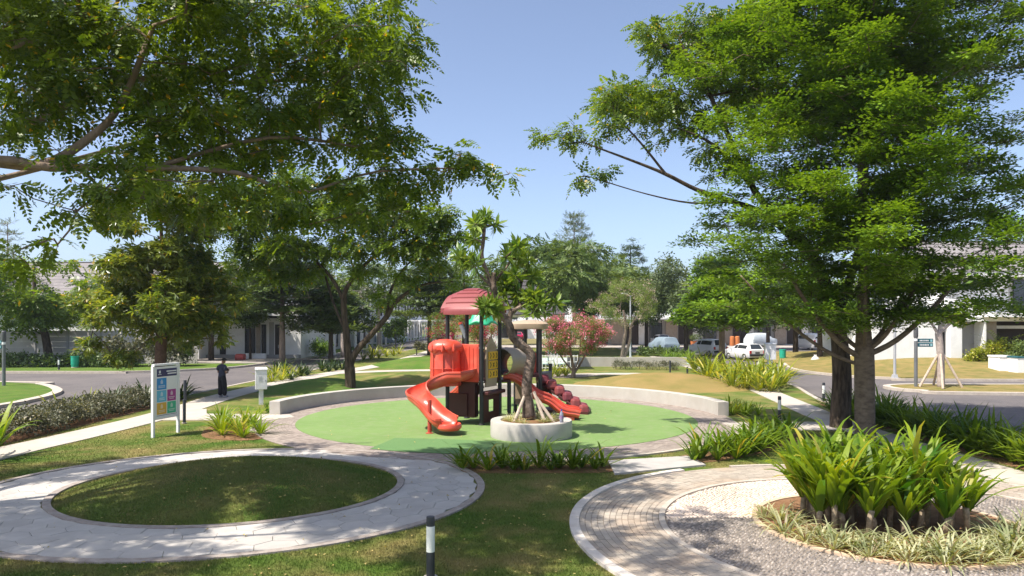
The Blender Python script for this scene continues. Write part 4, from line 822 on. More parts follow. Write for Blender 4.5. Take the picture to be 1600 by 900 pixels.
for i, (a, b) in enumerate((((803, 662), (820, 618)), ((836, 660), (829, 614)), ((852, 657), (834, 612)), ((866, 661), (836, 618)))):
    p, q = B(*a, -.35 if i != 1 else .2), B(*b, -.08); p = (p[0], p[1], .46)
    o = MB().tube([p, q], [.05, .045], 8).build('prop_pole', m_pole, loc=p)
    tag(o, ('prop pole leaning on the left side of the planter tree', 'greyish prop pole directly behind the planter trunk', 'prop pole second from the water bottle by the planter tree', 'prop pole beside the water bottle on the planter')[i], 'pole', 'prop poles of the planter tree')
# young white-trunked tree held by poles on the right traffic island
x, y = A(1470, 604, 37.8)[:2]; W = lambda px, py: A(px, py, 37.8)
man = [[(x, y, -.1, .18), (x, y, 1.2, .15), (*W(1468, 535), .14), (*W(1466, 518), .13)], [(*W(1466, 522), .09), (*W(1455, 505), .06), (*W(1442, 495), .03)], [(*W(1466, 522), .09), (*W(1482, 508), .07), (*W(1493, 500), .04)], [(*W(1467, 525), .08), (*W(1468, 500), .05), (*W(1470, 488), .03)]]
cl = pts([(1445, 492, 37.8, .5), (1470, 484, 37.8, .5), (1492, 497, 37.8, .5), (1500, 505, 37.8, .3), (1458, 497, 37.8, .3)], .7)
tree('young_tree', 'young pale-trunked tree with few leaves propped on the traffic island', (x, y, 0), man, cl, 70, ROS, l_mango, b_pale, zmin=2.2, seed=46, limb_min=.03, leafkw=dict(scale=(1, 1.4)))
for i, (px, dy) in enumerate(((1437, 0), (1452, -1.2), (1496, -.4), (1474, .9))):
    p = (A(px, 604, 37.8)[0], y+dy, 0); MB_ = MB().tube([p, (x+(p[0]-x)*.08, y+dy*.05, 1.75)], .06, 7)
    tag(MB_.build('prop_pole', m_pole, loc=p), ('leftmost prop pole of the young island tree', 'front prop pole of the young island tree', 'rightmost prop pole of the young island tree', 'rear prop pole of the young island tree')[i], 'pole', 'prop poles of the island tree')
# bush near houses
def bush(label, px, D, r, lm, seed, n=260, cat='bush', tm=None):
    x = (px-800)/FPX*D; v, f = scatter(np.array(blob((x, D, r*.8), (r*.7, r*.7, r*.5), 12, r*.4, seed)), n, tm or TUFT_F, seed, scale=(.6, 1)); t = thing('bush', label, cat, (x, D, 0)); tag(MB().add(v, f).build('foliage', lm, t), kind='stuff'); tag(MB().tube([(x, D, 0), (x, D, r)], .04, 5).build('stem', b_dark, t))
bush('round green bush at the driveway of the left houses', 500, 68, 1.1, l_term, 61); bush('bright bushes at the carport of the right house', 1552, 54, 1.2, l_yel, 62, 400); bush('yellow-flowered bush beside the white planter box', 1530, 53, .9, l_yel, 63, 260); bush('bush at the right edge in front of the right house', 1598, 52, 1.3, l_far, 64, 320); bush('small plant on the canopy of the right house', 1586, 55.4, .1, l_far, 65, 10)
# palm at the right house
x, y = A(1565, 565, 54)[:2]; pm = thing('palm', 'small palm with feathery fronds beside the right carport', 'palm', (x, y, 0))
MB().tube([(x, y, 0), (x, y, 1.2)], [.12, .09], 7).build('stem', b_gray, pm)
for i in range(13):
    a = i*2.4; T = T_needle(rgT, 22, 1.0)*np.array((2.0, 2.4, 1.5)); T[:, 2] -= .25*T[:, 0]**2; e = .5+.5*(i/13); R = np.array(Matrix.Rotation(a, 3, 'Z') @ Matrix.Rotation(-e*1.2, 3, 'Y')); v = T @ R.T+np.array((x, y, 1.2)); MB().add(v, np.arange(len(v)).reshape(-1, 4)).build('frond', l_far, pm)
# grass blades and fallen leaves on the near lawns
rg = np.random.default_rng(88); P = rg.uniform((-14, 9.6), (13, 24), (1100000, 2)); keep = (np.abs(P[:, 0]) < P[:, 1]*.71) & (rg.random(len(P)) < np.clip(11/P[:, 1], 0, 1)**2.2)
P = P[keep]
eo = ((P[:, 0]-ROC[0])/(ROX+.06))**2+((P[:, 1]-ROC[1])/(ROY+.06))**2; ei = ((P[:, 0]-RC[0])/(RIX-.03))**2+((P[:, 1]-RC[1])/(RIY-.03))**2
ok = (eo > 1) | (ei < 1); ok &= np.hypot(P[:, 0]-PC[0], P[:, 1]-PC[1]) > 8.22; ok &= np.hypot(P[:, 0]-CC[0], P[:, 1]-CC[1]) > 5.38
for pp, w in ((PL, 1.38), (PR, 1.18)):
    d = np.min(np.hypot(P[:, None, 0]-pp[None, ::2, 0], P[:, None, 1]-pp[None, ::2, 1]), axis=1); ok &= d > w/2
for q in (JL, JR, SLAB): ok &= ~inpoly(P, q)
P = P[ok]; ei = ei[ok]; n = len(P); r2 = ((P[:, 0]-RC[0])/(RIX/1.05))**2+((P[:, 1]-RC[1])/(RIY/1.05))**2; z = np.where(ei < 1, np.maximum(.44*(1-r2)+.012, 0), 0)
h = rg.uniform(.018, .042, n); w = rg.uniform(.004, .008, n); a = rg.uniform(0, 2*PI, n); lx, ly = rg.normal(0, .016, n), rg.normal(0, .016, n)
v = np.stack([np.c_[P[:, 0]-w*np.cos(a), P[:, 1]-w*np.sin(a), z-.004], np.c_[P[:, 0]+w*np.cos(a), P[:, 1]+w*np.sin(a), z-.004], np.c_[P[:, 0]+lx, P[:, 1]+ly, z+h]], 1).reshape(-1, 3)
tag(MB().add(v, np.arange(3*n).reshape(-1, 3)).build('grass', mat('grass_blades', (.08, .15, .018), (.20, .20, .055), scale=.45, rough=.7, spec=.25, rnd=.3, rsrc='isl', c3=(.29, .225, .09), scale3=.9, w3=.75, trans=.25)), kind='stuff')
k = rg.choice(n, 420, replace=False); Pk = np.c_[P[k], z[k]+.03]; m2 = np.concatenate([rg.uniform(-1, 1, (150, 2))*np.array((5, 4.5))+np.array(ROC), rg.uniform(-1, 1, (90, 2))*np.array((5.4, 5.4))+np.array(PC)-np.array((0, 1.5))]); Pk = np.concatenate([Pk, np.c_[m2, np.full(240, .045)]])
v, f = place([quad_leaf(.06, .035, fold=.01), quad_leaf(.045, .03, fold=-.008)], Pk, np.c_[rg.normal(0, 1, (len(Pk), 2)), rg.normal(0, .15, len(Pk))], rg.normal(0, .3, len(Pk)), rg.uniform(.7, 1.2, len(Pk)), rg)
tag(MB().add(v, f).build('fallen_leaves', leafmat('fallen_leaf', (.28, .20, .07), (.55, .45, .16), rough=.7, trans=.1)), kind='stuff')
# ------------------------------------------------------------------ the play set
m_rplas = mat('red_plastic', (.66, .085, .05), (.60, .075, .044), scale=1.5, rough=.34, spec=.5, bump=.06, bscale=14, coat=.12, c3=(.70, .19, .13), scale3=2.2, w3=.5)
m_maroon = mat('maroon_plastic', (.275, .066, .068), (.24, .056, .058), scale=1.2, rough=.42, spec=.45, bump=.04, bscale=14)
m_dmar = mat('dark_maroon_plastic', (.085, .022, .022), (.065, .018, .018), scale=2, rough=.5, spec=.4)
m_black = mat('black_post', (.018, .018, .022), (.03, .03, .035), scale=3, rough=.45, spec=.5)
m_bplast = mat('beige_plastic', (.46, .35, .25), (.40, .30, .215), scale=2, rough=.55, spec=.4, bump=.05, bscale=14)
m_yel = mat('yellow_plastic', (.85, .50, .035), (.80, .46, .035), scale=3, rough=.5)
m_gplas = mat('green_plastic', (.03, .42, .21), (.03, .36, .18), scale=2, rough=.4, spec=.5)
m_steelb = mat('bolt_steel', (.4, .4, .42), (.35, .35, .36), rough=.35, metal=.7)
m_white = mat('white_paint', (.78, .78, .78), (.74, .74, .74), scale=3, rough=.5, spec=.4)
e1, e2 = np.array((.447, .894)), np.array((.894, -.447))
C0 = np.array((-.98, 23.8)); S = 1.27
pA, pB, pC, pD = C0-e2*S, C0-e2*S+e1*S, C0, C0+e1*S
tw = thing('play_tower', 'play tower with maroon ribbed roof, black posts and red spiral slide', 'play set', (*((pA+pD)/2), 0))
for p in (pA, pB, pC, pD):
    for zb in (1.42, 2.5): MB().tube([(p[0]-.085, p[1]-.03, zb), (p[0]+.085, p[1]-.03, zb)], .016, 8).build('bolt', m_steelb, tw)
    o = MB().tube([(*p, .0), (*p, 3.64)], .068, 14, cap=True).build('post', m_black, tw, smooth=True); MB().lathe([(.10, .03), (.10, .06), (.072, .08), (.072, .20), (.068, .2)], (*p, 0), 14).build('foot_collar', m_black, o, smooth=True)
def quadxy(o, a, b, la, lb): return [tuple(o+a*u+b*v) for u, v in ((la[0], lb[0]), (la[1], lb[0]), (la[1], lb[1]), (la[0], lb[1]))]
MB().prism(quadxy(pA, e2, e1, (0, S), (0, S)), 1.36, 1.46, bottom=True).build('deck', m_dmar, tw)
# roof: an arched shell with stepped terraces
RCN = (pA+pD)/2
def roofpt(u, v, k, dz):      # u, v in -1..1
    hw = .88*k; z = 3.42+dz-(abs(v)**2.2)*.0
    p = RCN+e2*u*hw+e1*v*hw; return (p[0], p[1], z)
def shell(k0, k1, z0, z1, n=12):
    """a terrace: rounded square ring from size k0 to size k1"""
    mb = MB(); vs = []
    prof = [(k0, z0), (k0*1.01, z0+(z1-z0)*.45), (k0*.985, z0+(z1-z0)*.85), (k0*.94, z1)]
    th = np.linspace(0, 2*PI, 40, endpoint=False)
    for k, z in prof:
        c, s_ = np.cos(th), np.sin(th); q = 5.0; r = (np.abs(c)**q+np.abs(s_)**q)**(-1/q)
        for t, rr, cc, ss in zip(th, r, c, s_):
            p = RCN+e2*cc*rr*.86*k+e1*ss*rr*.86*k; vs.append((p[0], p[1], z-.05*(abs(ss*rr)**2)*k+.06))
    n = 40; f = [(i*n+j, i*n+(j+1) % n, (i+1)*n+(j+1) % n, (i+1)*n+j) for i in range(3) for j in range(n)]+[tuple(3*n+j for j in range(n)), tuple(range(n))[::-1]]
    return mb.add(vs, f)
rf = shell(1.0, .9, 3.56, 3.80).build('roof', m_maroon, tw, smooth=True, bevel=.0)
def archroof(k, zb, H, thick):
    """barrel shell bowed along the tower's side, with rounded ends"""
    mb = MB(); nu, nv = 15, 9; v = []
    for lay in (0, 1):
        for i in range(nu):
            for j in range(nv):
                u, w = -1+2*i/(nu-1), -1+2*j/(nv-1); z = zb+.47*(1-abs(u*k/.97)**2.1)-.02*abs(w)**4-lay*thick
                p = RCN+e1*u*.80*k+e2*w*.84*k*(1-.0*abs(u)); v.append((p[0], p[1], z))
    f = []
    for lay in (0, 1):
        o = lay*nu*nv
        for i in range(nu-1):
            for j in range(nv-1):
                q = (o+i*nv+j, o+(i+1)*nv+j, o+(i+1)*nv+j+1, o+i*nv+j+1); f.append(q if lay else q[::-1])
    N = nu*nv; rim = [i*nv for i in range(nu)]+[(nu-1)*nv+j for j in range(1, nv)]+[i*nv+nv-1 for i in range(nu-2, -1, -1)]+[j for j in range(nv-2, 0, -1)]
    for a, b in zip(rim, rim[1:]+rim[:1]): f.append((a, b, b+N, a+N))
    return mb.add(v, f)
for k, z, H in ((.97, 3.80, .1), (.82, 3.85, .08), (.66, 3.895, .08), (.50, 3.94, .08), (.33, 3.985, .08)):
    archroof(k, z, H, .10 if k < .9 else .14).build('roof_step', m_maroon, rf, smooth=True)
# flat fluted red panel between the hood and the near post
def panel(o, d, n_, l0, l1, z0, z1, th, m, name, parent, ribs=0, arch=0):
    mb = MB(); q = quadxy(o, d, n_, (l0, l1), (-th/2, th/2)); mb.prism(q, z0, z1, bottom=True); b = mb.build(name, m, parent, bevel=.015)
    for i in range(ribs):
        u = l0+(l1-l0)*(i+.5)/ribs; p = o+d*u-e1*th*.6; pp = o+d*u+n_*(-th/2-.004)
        MB().tube([(pp[0], pp[1], z0+(z1-z0)*(.12 if i % 2 else .3)), (pp[0], pp[1], z1-(z1-z0)*(.1 if i % 2 else .06))], [.022, .014], 8).build('flute', m, b, smooth=True)
    return b
panel(pA, e2, e1, .50, S-.08, 1.40, 2.62, .07, m_rplas, 'red_panel', tw, 5)
panel(pB, e2, e1, .08, S-.08, 1.46, 2.3, .05, m_dmar, 'back_panel', tw)
# round entry hood above the slide
HC = np.array((-2.16, 24.12))
hood = MB(); n = 30
prof = [(.50, 1.28), (.52, 1.34), (.50, 1.42), (.50, 1.80), (.515, 1.84), (.50, 1.88), (.49, 2.36), (.50, 2.44)]
hb = hood.lathe(prof, (HC[0], HC[1], 0), n).build('slide_hood', m_rplas, tw, smooth=True)
cap = MB(); v = []; n = 48      # scalloped canopy cap
for k, (r, z) in enumerate(((.50, 2.38), (.555, 2.44), (.56, 2.52), (.52, 2.63), (.40, 2.72), (.2, 2.77), (.02, 2.785))):
    for j in range(n):
        a = j*2*PI/n; sc_ = abs(math.sin(3*a+.5))**.7; zz = z-(.16*(1-sc_)-.06 if k < 1 else 0)*1.0 if k == 0 else z
        rr = r*(1+.035*math.cos(6*a+1)*(1 if k < 4 else .3)); v.append((HC[0]+rr*math.cos(a), HC[1]+rr*math.sin(a), zz))
cap.add(v, [(i*n+j, i*n+(j+1) % n, (i+1)*n+(j+1) % n, (i+1)*n+j) for i in range(6) for j in range(n)]+[tuple(6*n+j for j in range(n)), tuple(range(n))[::-1]]); cap.build('hood_cap', m_rplas, hb, smooth=True)
for a in (-2.35, -1.65, -1.0): # tent-like tab ornaments on the hood
    p = (HC[0]+.515*math.cos(a), HC[1]+.515*math.sin(a)); MB().tube([(p[0], p[1], 1.5), (p[0], p[1], 2.3)], [.03, .018], 8).build('flute', m_rplas, hb, smooth=True)
    q = (HC[0]+.57*math.cos(a), HC[1]+.57*math.sin(a)); MB().lathe([(.0, 2.36), (.05, 2.40), (.06, 2.47), (.035, 2.58), (0, 2.66)], (q[0], q[1], 0), 10).build('hood_tab', m_rplas, hb, smooth=True)
# open channel slides: section swept along a path
def channel(path_, W, H, th, m, name, parent, bank=None, flare=None):
    p = np.array(path_, float); k = len(p); t = np.gradient(p, axis=0); t /= np.linalg.norm(t, axis=1)[:, None]
    sd = np.cross(t, (0, 0, 1.)); sd /= np.linalg.norm(sd, axis=1)[:, None]; up = np.cross(sd, t)
    sec = []; ns = 13
    for i in range(ns): a = -PI/2*1.0+PI*i/(ns-1); sec.append((math.sin(a)*W/2, (1-math.cos(a))*H*.92))
    sec = [(-W/2-.05, H-.03), (-W/2-.045, H+.03), (-W/2, H+.03)]+sec[0:]+[(W/2, H+.03), (W/2+.045, H+.03), (W/2+.05, H-.03)]
    outer = [(W/2+.02, H-.05)]+[(s[0]*(1+2*th/W), s[1]-th) for s in sec[3+ns-1:2:-1]][1:-1]+[(-W/2-.02, H-.05)]
    sec = sec+outer; m_ = len(sec); v = []
    for i in range(k):
        fl = 1 if flare is None else flare[i]; b = 0 if bank is None else bank[i]; cb, sb = math.cos(b), math.sin(b)
        for x, z in sec:
            x *= fl; xx, zz = x*cb-z*sb, x*sb+z*cb; v.append(p[i]+sd[i]*xx+up[i]*zz)
    f = [(i*m_+j, (i+1)*m_+j, (i+1)*m_+(j+1) % m_, i*m_+(j+1) % m_) for i in range(k-1) for j in range(m_)]
    f += [tuple(range(m_)), tuple((k-1)*m_+j for j in range(m_))[::-1]]
    return MB().add(v, f).build(name, m, parent, smooth=True)
SC, SR = np.array((-2.2, 23.02)), .70
sp = [(-1.45, 24.0, 1.52), (-1.56, 23.72, 1.50)]
for a in np.linspace(45, 205, 16): r = math.radians(a); tt = (a-45)/160; sp.append((SC[0]+SR*math.cos(r), SC[1]+SR*math.sin(r), 1.47-.66*tt**1.1))
lx = sp[-1]; d = (math.cos(math.radians(-42)), math.sin(math.radians(-42)))
for s_, z in ((.22, .70), (.44, .54), (.66, .40), (.86, .30), (1.04, .235), (1.2, .205), (1.32, .20)): 
    b = math.radians(-58-s_*6); sp.append((lx[0]+d[0]*s_, lx[1]+d[1]*s_, z))
k = len(sp); fl = [1.0]*(k-7)+[1.02, 1.08, 1.18, 1.28, 1.34, 1.3, 1.0]; bk = [0]*2+[.0+.30*math.sin(PI*i/15) for i in range(16)]+[0.05, 0, 0, 0, 0, 0, 0]
channel(sp, .62, .30, .035, m_rplas, 'spiral_slide', tw, bank=[-x for x in bk], flare=fl)
e_ = sp[-1]; MB().lathe([(.0, -.02), (.30, -.015), (.37, .05), (.375, .14), (.35, .18), (.31, .12), (.0, .07)], (e_[0], e_[1], e_[2]-.02), 22).build('slide_lip', m_rplas, tw, smooth=True)
pp = (-2.45, 22.08); o = MB().tube([(*pp, .0), (*pp, 1.02)], .062, 14).build('slide_support', mat('red_steel', (.46, .075, .05), (.42, .065, .045), scale=4, rough=.4), tw, smooth=True); MB().lathe([(.12, .03), (.12, .045), (.065, .06)], (*pp, 0), 14).build('foot_plate', MATS['red_steel'], o)
# beige arched game panel with yellow tiles on the right face
gp = thing('tmp', None, None, (0, 0, 0)); bpy.data.objects.remove(gp)
mb = MB(); q = [(.30, 1.22), (.97, 1.22), (.97, 2.42), (.92, 2.56), (.80, 2.66), (.70, 2.80), (.635, 2.86), (.57, 2.80), (.47, 2.66), (.35, 2.56), (.30, 2.42)]
def face(o, d, n_, poly, t0, t1):     # a plate standing in the vertical plane of direction d
    k = len(poly); a = [(*(o+d*u+n_*t0), z) for u, z in poly]; b = [(*(o+d*u+n_*t1), z) for u, z in poly]
    return MB().add(a+b, [tuple(range(k))[::-1], tuple(k+i for i in range(k))]+[(i, (i+1) % k, k+(i+1) % k, k+i) for i in range(k)])
board = face(pC, e1, e2, [(u*1.1-.06, z) for u, z in q], -.03, .03).build('game_panel', m_bplast, tw)
for u in np.linspace(.42, .85, 6): 
    hh = .16-abs(u-.635)*.45; MB().span((0, 0, 0), (.001, .001, .001)); face(pC, e1, e2, [(u*1.1-.085, 2.44), (u*1.1-.045, 2.44), (u*1.1-.045, 2.48+hh), (u*1.1-.085, 2.48+hh)], .03, .045).build('arch_rib', m_bplast, board)
m_ink = mat('black_print', (.03, .025, .02), (.03, .025, .02))
def bar(o, d, n_, a, b, w, t, m, nm, par):
    a, b = np.array(a), np.array(b); l = (b-a)/np.linalg.norm(b-a); s = np.array((-l[1], l[0]))*w/2
    return face(o, d, n_, [tuple(a-s), tuple(b-s), tuple(b+s), tuple(a+s)], t, t+.004)
for r in range(3):
    for c in range(3):
        u0, z0 = .40+c*.205, 1.50+r*.30; tl = face(pC, e1, e2, [(u0, z0), (u0+.185, z0), (u0+.185, z0+.27), (u0, z0+.27)], .03, .075).build('game_tile', m_yel, board, bevel=.012)
        # marks: an arrow on the end tiles, crosses in the middle
        if (c == 1 and r < 2): segs = [((u0+.05, z0+.07), (u0+.135, z0+.2)), ((u0+.05, z0+.2), (u0+.135, z0+.07))]
        else: segs = [((u0+.055, z0+.22), (u0+.125, z0+.135)), ((u0+.055, z0+.05), (u0+.125, z0+.135))]
        pass
        mk = MB()
        for a, b in segs:
            t_ = bar(pC, e1, e2, a, b, .032, .075, m_ink, 'mark', tl); mk.v += [x for x in t_.v]; mk.f += [tuple(i+mk.n for i in q_) for q_ in t_.f]; mk.n += t_.n
        mko = mk.build('mark', m_ink, board)
# black rails, pipes and lower house panels
MB().tube([(*(pC+e1*.02-e2*.22), 1.46), (*(pC+e1*.02-e2*.22), 2.5)], .022, 8).build('rail', m_black, tw); MB().tube([(*(pC-e2*.3), 2.46), (*(pC+e1*.25+e2*.0), 2.46)], .022, 8).build('rail', m_black, tw); MB().tube([(*(pC-e2*.14), 1.46), (*(pC-e2*.14), 2.46)], .022, 8).build('rail', m_black, tw)
def window_panel(o, d, n_, l0, l1, z0, z1, w0, w1, v0, v1, nm):
    mb = MB()
    for a, b, c, e in ((l0, w0, z0, z1), (w1, l1, z0, z1), (w0, w1, z0, v0), (w0, w1, v1, z1)):
        t_ = face(o, d, n_, [(a, c), (b, c), (b, e), (a, e)], -.03, .03); mb.f += [tuple(i+mb.n for i in q_) for q_ in t_.f]; mb.v += t_.v; mb.n += t_.n
    return mb.build(nm, m_dmar, tw)
window_panel(pC, e1, e2, .1, S-.1, .08, .98, .45, .85, .40, .80, 'play_house_panel')
MB().prism(quadxy(pC, e1, e2, (.02, S-.02), (-.06, .24)), .98, 1.10, bottom=True).build('play_house_sill', m_dmar, tw, bevel=.03)
panel(pA, e2, e1, .06, .75, .30, 1.02, .06, m_dmar, 'lower_panel', tw)
MB().prism([(-1.75, 24.2), (-1.2, 24.0), (-1.1, 24.25), (-1.65, 24.5)], .25, 1.36, bottom=True).build('lower_panel', m_dmar, tw)
cs = [(-1.75, 24.9, .28), (-1.5, 24.6, .55), (-1.25, 24.4, .85), (-.95, 24.35, 1.2)]
channel(cs, .5, .18, .04, m_dmar, 'dark_chute', tw)
# orange climbing piece showing behind the posts
MB().prism([(-2.25, 26.6), (-1.6, 26.6), (-1.5, 27.3), (-2.2, 27.3)], .03, .5, bottom=True).build('back_step', m_rplas, tw, bevel=.06); channel([(-2.1, 27.4, .45), (-1.7, 26.8, .8), (-1.35, 26.2, 1.2), (-1.2, 25.7, 1.42)], .6, .16, .04, m_rplas, 'back_slide', tw)
# second tower with the beige cap, tunnel and twin wave slides
p2 = [(.12, 26.9), (.50, 28.0), (.98, 28.0), (1.02, 26.9)]
t2 = thing('play_tower', 'second play tower with beige cap, grey-brown tunnel and twin red wave slides', 'play set', (.6, 27.4, 0))
for q in p2: o = MB().tube([(*q, 0), (*q, 3.12)], .068, 14).build('post', m_black, t2, smooth=True); MB().lathe([(.10, .03), (.10, .06), (.072, .08), (.072, .2)], (*q, 0), 14).build('foot_collar', m_black, o)
q = (1.48, 28.6); MB().tube([(*q, 0), (*q, 1.72)], .07, 14).build('post', m_black, t2, smooth=True)
MB().prism([(.06, 26.85), (1.08, 26.85), (1.04, 28.1), (.44, 28.1)], 1.33, 1.43, bottom=True).build('deck', m_dmar, t2)
v = MB(); th = np.linspace(0, 2*PI, 32, endpoint=False); c, s_ = np.cos(th), np.sin(th); r = (np.abs(c)**5+np.abs(s_)**5)**(-.2); vs = []
for kx, z in ((.98, 3.07), (1.0, 3.12), (1.0, 3.26), (.93, 3.31), (.7, 3.36), (.4, 3.40)): vs += [(.62+.70*kx*cc*rr, 27.45+.75*kx*ss*rr, z) for cc, ss, rr in zip(c, s_, r)]
v.add(vs, [(i*32+j, i*32+(j+1) % 32, (i+1)*32+(j+1) % 32, (i+1)*32+j) for i in range(5) for j in range(32)]+[tuple(range(32))[::-1], tuple(160+j for j in range(32))]).build('roof', m_bplast, t2, smooth=True)
o = MB(); vs = []; k = 14       # tunnel: a ribbed bent tube from tower to tower
tp = catmull([(-.38, 24.9, 2.0), (-.12, 25.5, 2.0), (.12, 26.2, 1.92), (.25, 26.9, 1.8)], 4); rr = [.44+.035*(i % 2) for i in range(len(tp))]
mtun = mat('grey_brown_plastic', (.32, .265, .215), (.36, .30, .245), scale=2, rough=.55, spec=.4); MB().tube(tp, rr, 20, cap=False).build('tunnel', mtun, t2, smooth=True)
for q, nm in (((.30, 26.7), 'side'), ((.95, 26.7), 'side')): pass
def arch_panel(o, d, n_, l0, l1, z0, z1, m, nm, par):
    c = (l0+l1)/2; r = (l1-l0)/2; P_ = [(l0, z0), (l1, z0)]+[(c+r*math.cos(a), z1-r+r*math.sin(a)) for a in np.linspace(0, PI, 12)]
    return face(np.array(o), np.array(d), np.array(n_), P_, -.03, .03).build(nm, m, par)
arch_panel((.50, 28.05), (1, 0), (0, 1), .02, .46, 1.43, 2.22, m_rplas, 'arch_panel', t2); arch_panel((.14, 27.0), (.30, .954), (.954, -.30), .02, .62, 1.43, 2.3, m_rplas, 'arch_panel', t2)
arch_panel((.12, 26.85), (1, 0), (0, 1), .0, .5, .35, 1.95, m_bplast, 'entry_panel', t2); MB().prism([(.95, 27.0), (1.5, 27.9), (1.5, 28.6), (1.05, 28.1)], .7, 1.45, bottom=True).build('side_panel', mat('grey_plastic', (.12, .10, .10), (.14, .12, .115), rough=.5), t2)
for i, yo in enumerate((26.02, 25.36)):
    w = [(-.28, yo+.1, 1.36), (.0, yo+.08, 1.34), (.25, yo+.06, 1.22), (.5, yo+.04, .98), (.75, yo+.0, .75), (1.0, yo-.04, .64), (1.22, yo-.08, .56), (1.45, yo-.12, .40), (1.68, yo-.18, .24), (1.9, yo-.22, .17), (2.12, yo-.26, .15), (2.26, yo-.28, .11)]
    channel(catmull(w, 3), .52, .22, .05, m_rplas, 'wave_slide', t2)
MB().box((-.3, 25.85, 1.33), (.5, 1.45, .08)).build('slide_deck', m_dmar, t2); 
for q in ((-.1, 25.2), (-.1, 26.5)): MB().tube([(*q, 0), (*q, 1.32)], .068, 12).build('post', m_black, t2)
for q in ((1.95, 25.1), (1.95, 25.8)): MB().box((q[0], q[1], .08), (.3, .42, .14)).build('slide_foot', m_rplas, t2, bevel=.03)
rg_ = random.Random(3)
for i in range(6):      # stepped climbing boulders
    for j in range(2):
        x, y, z = 1.15+i*.28, 27.45-i*.13+j*.6, 1.28-i*.21
        MB().box((x, y, z-.04), (.42, .56, .34), .25+.2*j, .8).build('climbing_step', m_maroon if (i+j) % 3 else mat('wine_plastic', (.20, .045, .06), (.17, .04, .05), rough=.45), t2, bevel=.09)
MB().prism([(1.0, 27.2), (2.7, 26.4), (2.9, 27.2), (1.3, 28.1)], .03, .12, bottom=True).build('climber_base', m_dmar, t2)
MB().add([(1.0, 27.25, 1.15), (2.65, 26.5, .05), (2.85, 27.1, .05), (1.25, 28.0, 1.15), (1.0, 27.25, 1.05), (2.6, 26.5, .02), (2.8, 27.1, .02), (1.25, 28.0, 1.05)], [(0, 1, 2, 3), (4, 7, 6, 5), (0, 4, 5, 1), (1, 5, 6, 2), (2, 6, 7, 3), (3, 7, 4, 0)]).build('climber_slope', m_dmar, t2)
# green mushroom cap on its pole, and a small orange telescope
gx, gy, _ = A(752, 500, 28.5); gm = thing('play_canopy', 'small green flower-shaped canopy on a green pole behind the tower posts', 'canopy', (gx, gy, 0))
MB().tube([(gx, gy, 0), (gx, gy, 3.4)], .06, 10).build('pole', m_gplas, gm, smooth=True)
v = []; n = 40
for k, (r, z) in enumerate(((.60, 3.24), (.55, 3.33), (.42, 3.45), (.36, 3.58), (.22, 3.68), (.02, 3.7))):
    for j in range(n): a = j*2*PI/n; v.append((gx+r*(1+.12*math.cos(5*a)*(1-k/6))*math.cos(a), gy+r*(1+.12*math.cos(5*a)*(1-k/6))*math.sin(a), z-.06*math.cos(5*a)*(1 if k < 2 else 0)))
MB().add(v, [(i*n+j, i*n+(j+1) % n, (i+1)*n+(j+1) % n, (i+1)*n+j) for i in range(5) for j in range(n)]+[tuple(range(n))[::-1], tuple(5*n+j for j in range(n))]).build('cap', m_gplas, gm, smooth='all')
tx = A(722, 510, 27)
ts = thing('play_telescope', 'grey toy telescope with orange end beside the red panel', 'telescope', (tx[0]+.12, tx[1], 0)); MB().tube([(tx[0]+.14, tx[1], 2.75), (tx[0]-.05, tx[1], 3.25)], .075, 10).build('tube', mat('grey_tube', (.25, .27, .30), (.22, .24, .27), rough=.4), ts, smooth=True); MB().tube([(tx[0]-.05, tx[1], 3.25), (tx[0]-.075, tx[1], 3.32)], .085, 10).build('end_ring', m_rplas, ts); MB().tube([(tx[0]+.12, tx[1], 0), (tx[0]+.12, tx[1], 2.85)], .04, 8).build('stand', m_black, ts)

# planter with soil, grasses and the bottle on its rim
pn = thing('planter', 'round low concrete planter on the green play mat', 'planter', (.56, 21.6, 0))
MB().lathe([(1.18, 0), (1.19, .06), (1.185, .44), (1.17, .475), (.90, .478), (.88, .46), (.86, .40), (.0, .42)], (.56, 21.6, .03), 64).build('drum', m_wall, pn, smooth=True)
MB().lathe([(.865, 0), (.865, .06), (.0, .09)], (.56, 21.6, .42), 32).build('soil', m_soil, pn, smooth='all')
rg_ = random.Random(8); pt_ = []
for i in range(34): a = rg_.uniform(0, 6.28); r = .78*math.sqrt(rg_.uniform(.15, 1)); pt_.append((.56+r*math.cos(a), 21.6+r*math.sin(a)))
CLS = [clumpmesh(26, .28, .018, 90+k, l_var, 'foliage', 4, lean=(.3, .7), bend=(.6, 1.7), rad=.08) for k in range(3)]
clumps(pt_, CLS, 'grass_tuft', 'low dry grass tuft growing in the round planter', 'grass', 'grass tufts in the planter', 19, (.7, 1.2), .48)
bx_, by_, _ = A(862, 655, 21.1); bo = thing('water_bottle', 'clear bluish plastic water bottle standing on the planter rim', 'bottle', (1.42, 21.02, .508))
bo.location = (1.40, 20.98, .508); bl = tuple(bo.location)
MB().lathe([(.05, 0), (.058, .02), (.055, .08), (.058, .13), (.055, .2), (.05, .26), (.022, .31), (.02, .34)], bl, 14).build('body', mat('bottle_plastic', (.50, .52, .62), (.45, .46, .60), rough=.15, transmission=.6, spec=.5), bo, smooth='all'); MB().lathe([(.024, .33), (.024, .37), (.0, .372)], bl, 12).build('cap', mat('blue_cap', (.04, .04, .35), (.04, .04, .3)), bo); MB().lathe([(.0595, .10), (.0595, .19)], bl, 14).build('wrapper', mat('purple_wrapper', (.25, .16, .30), (.32, .2, .34)), bo)

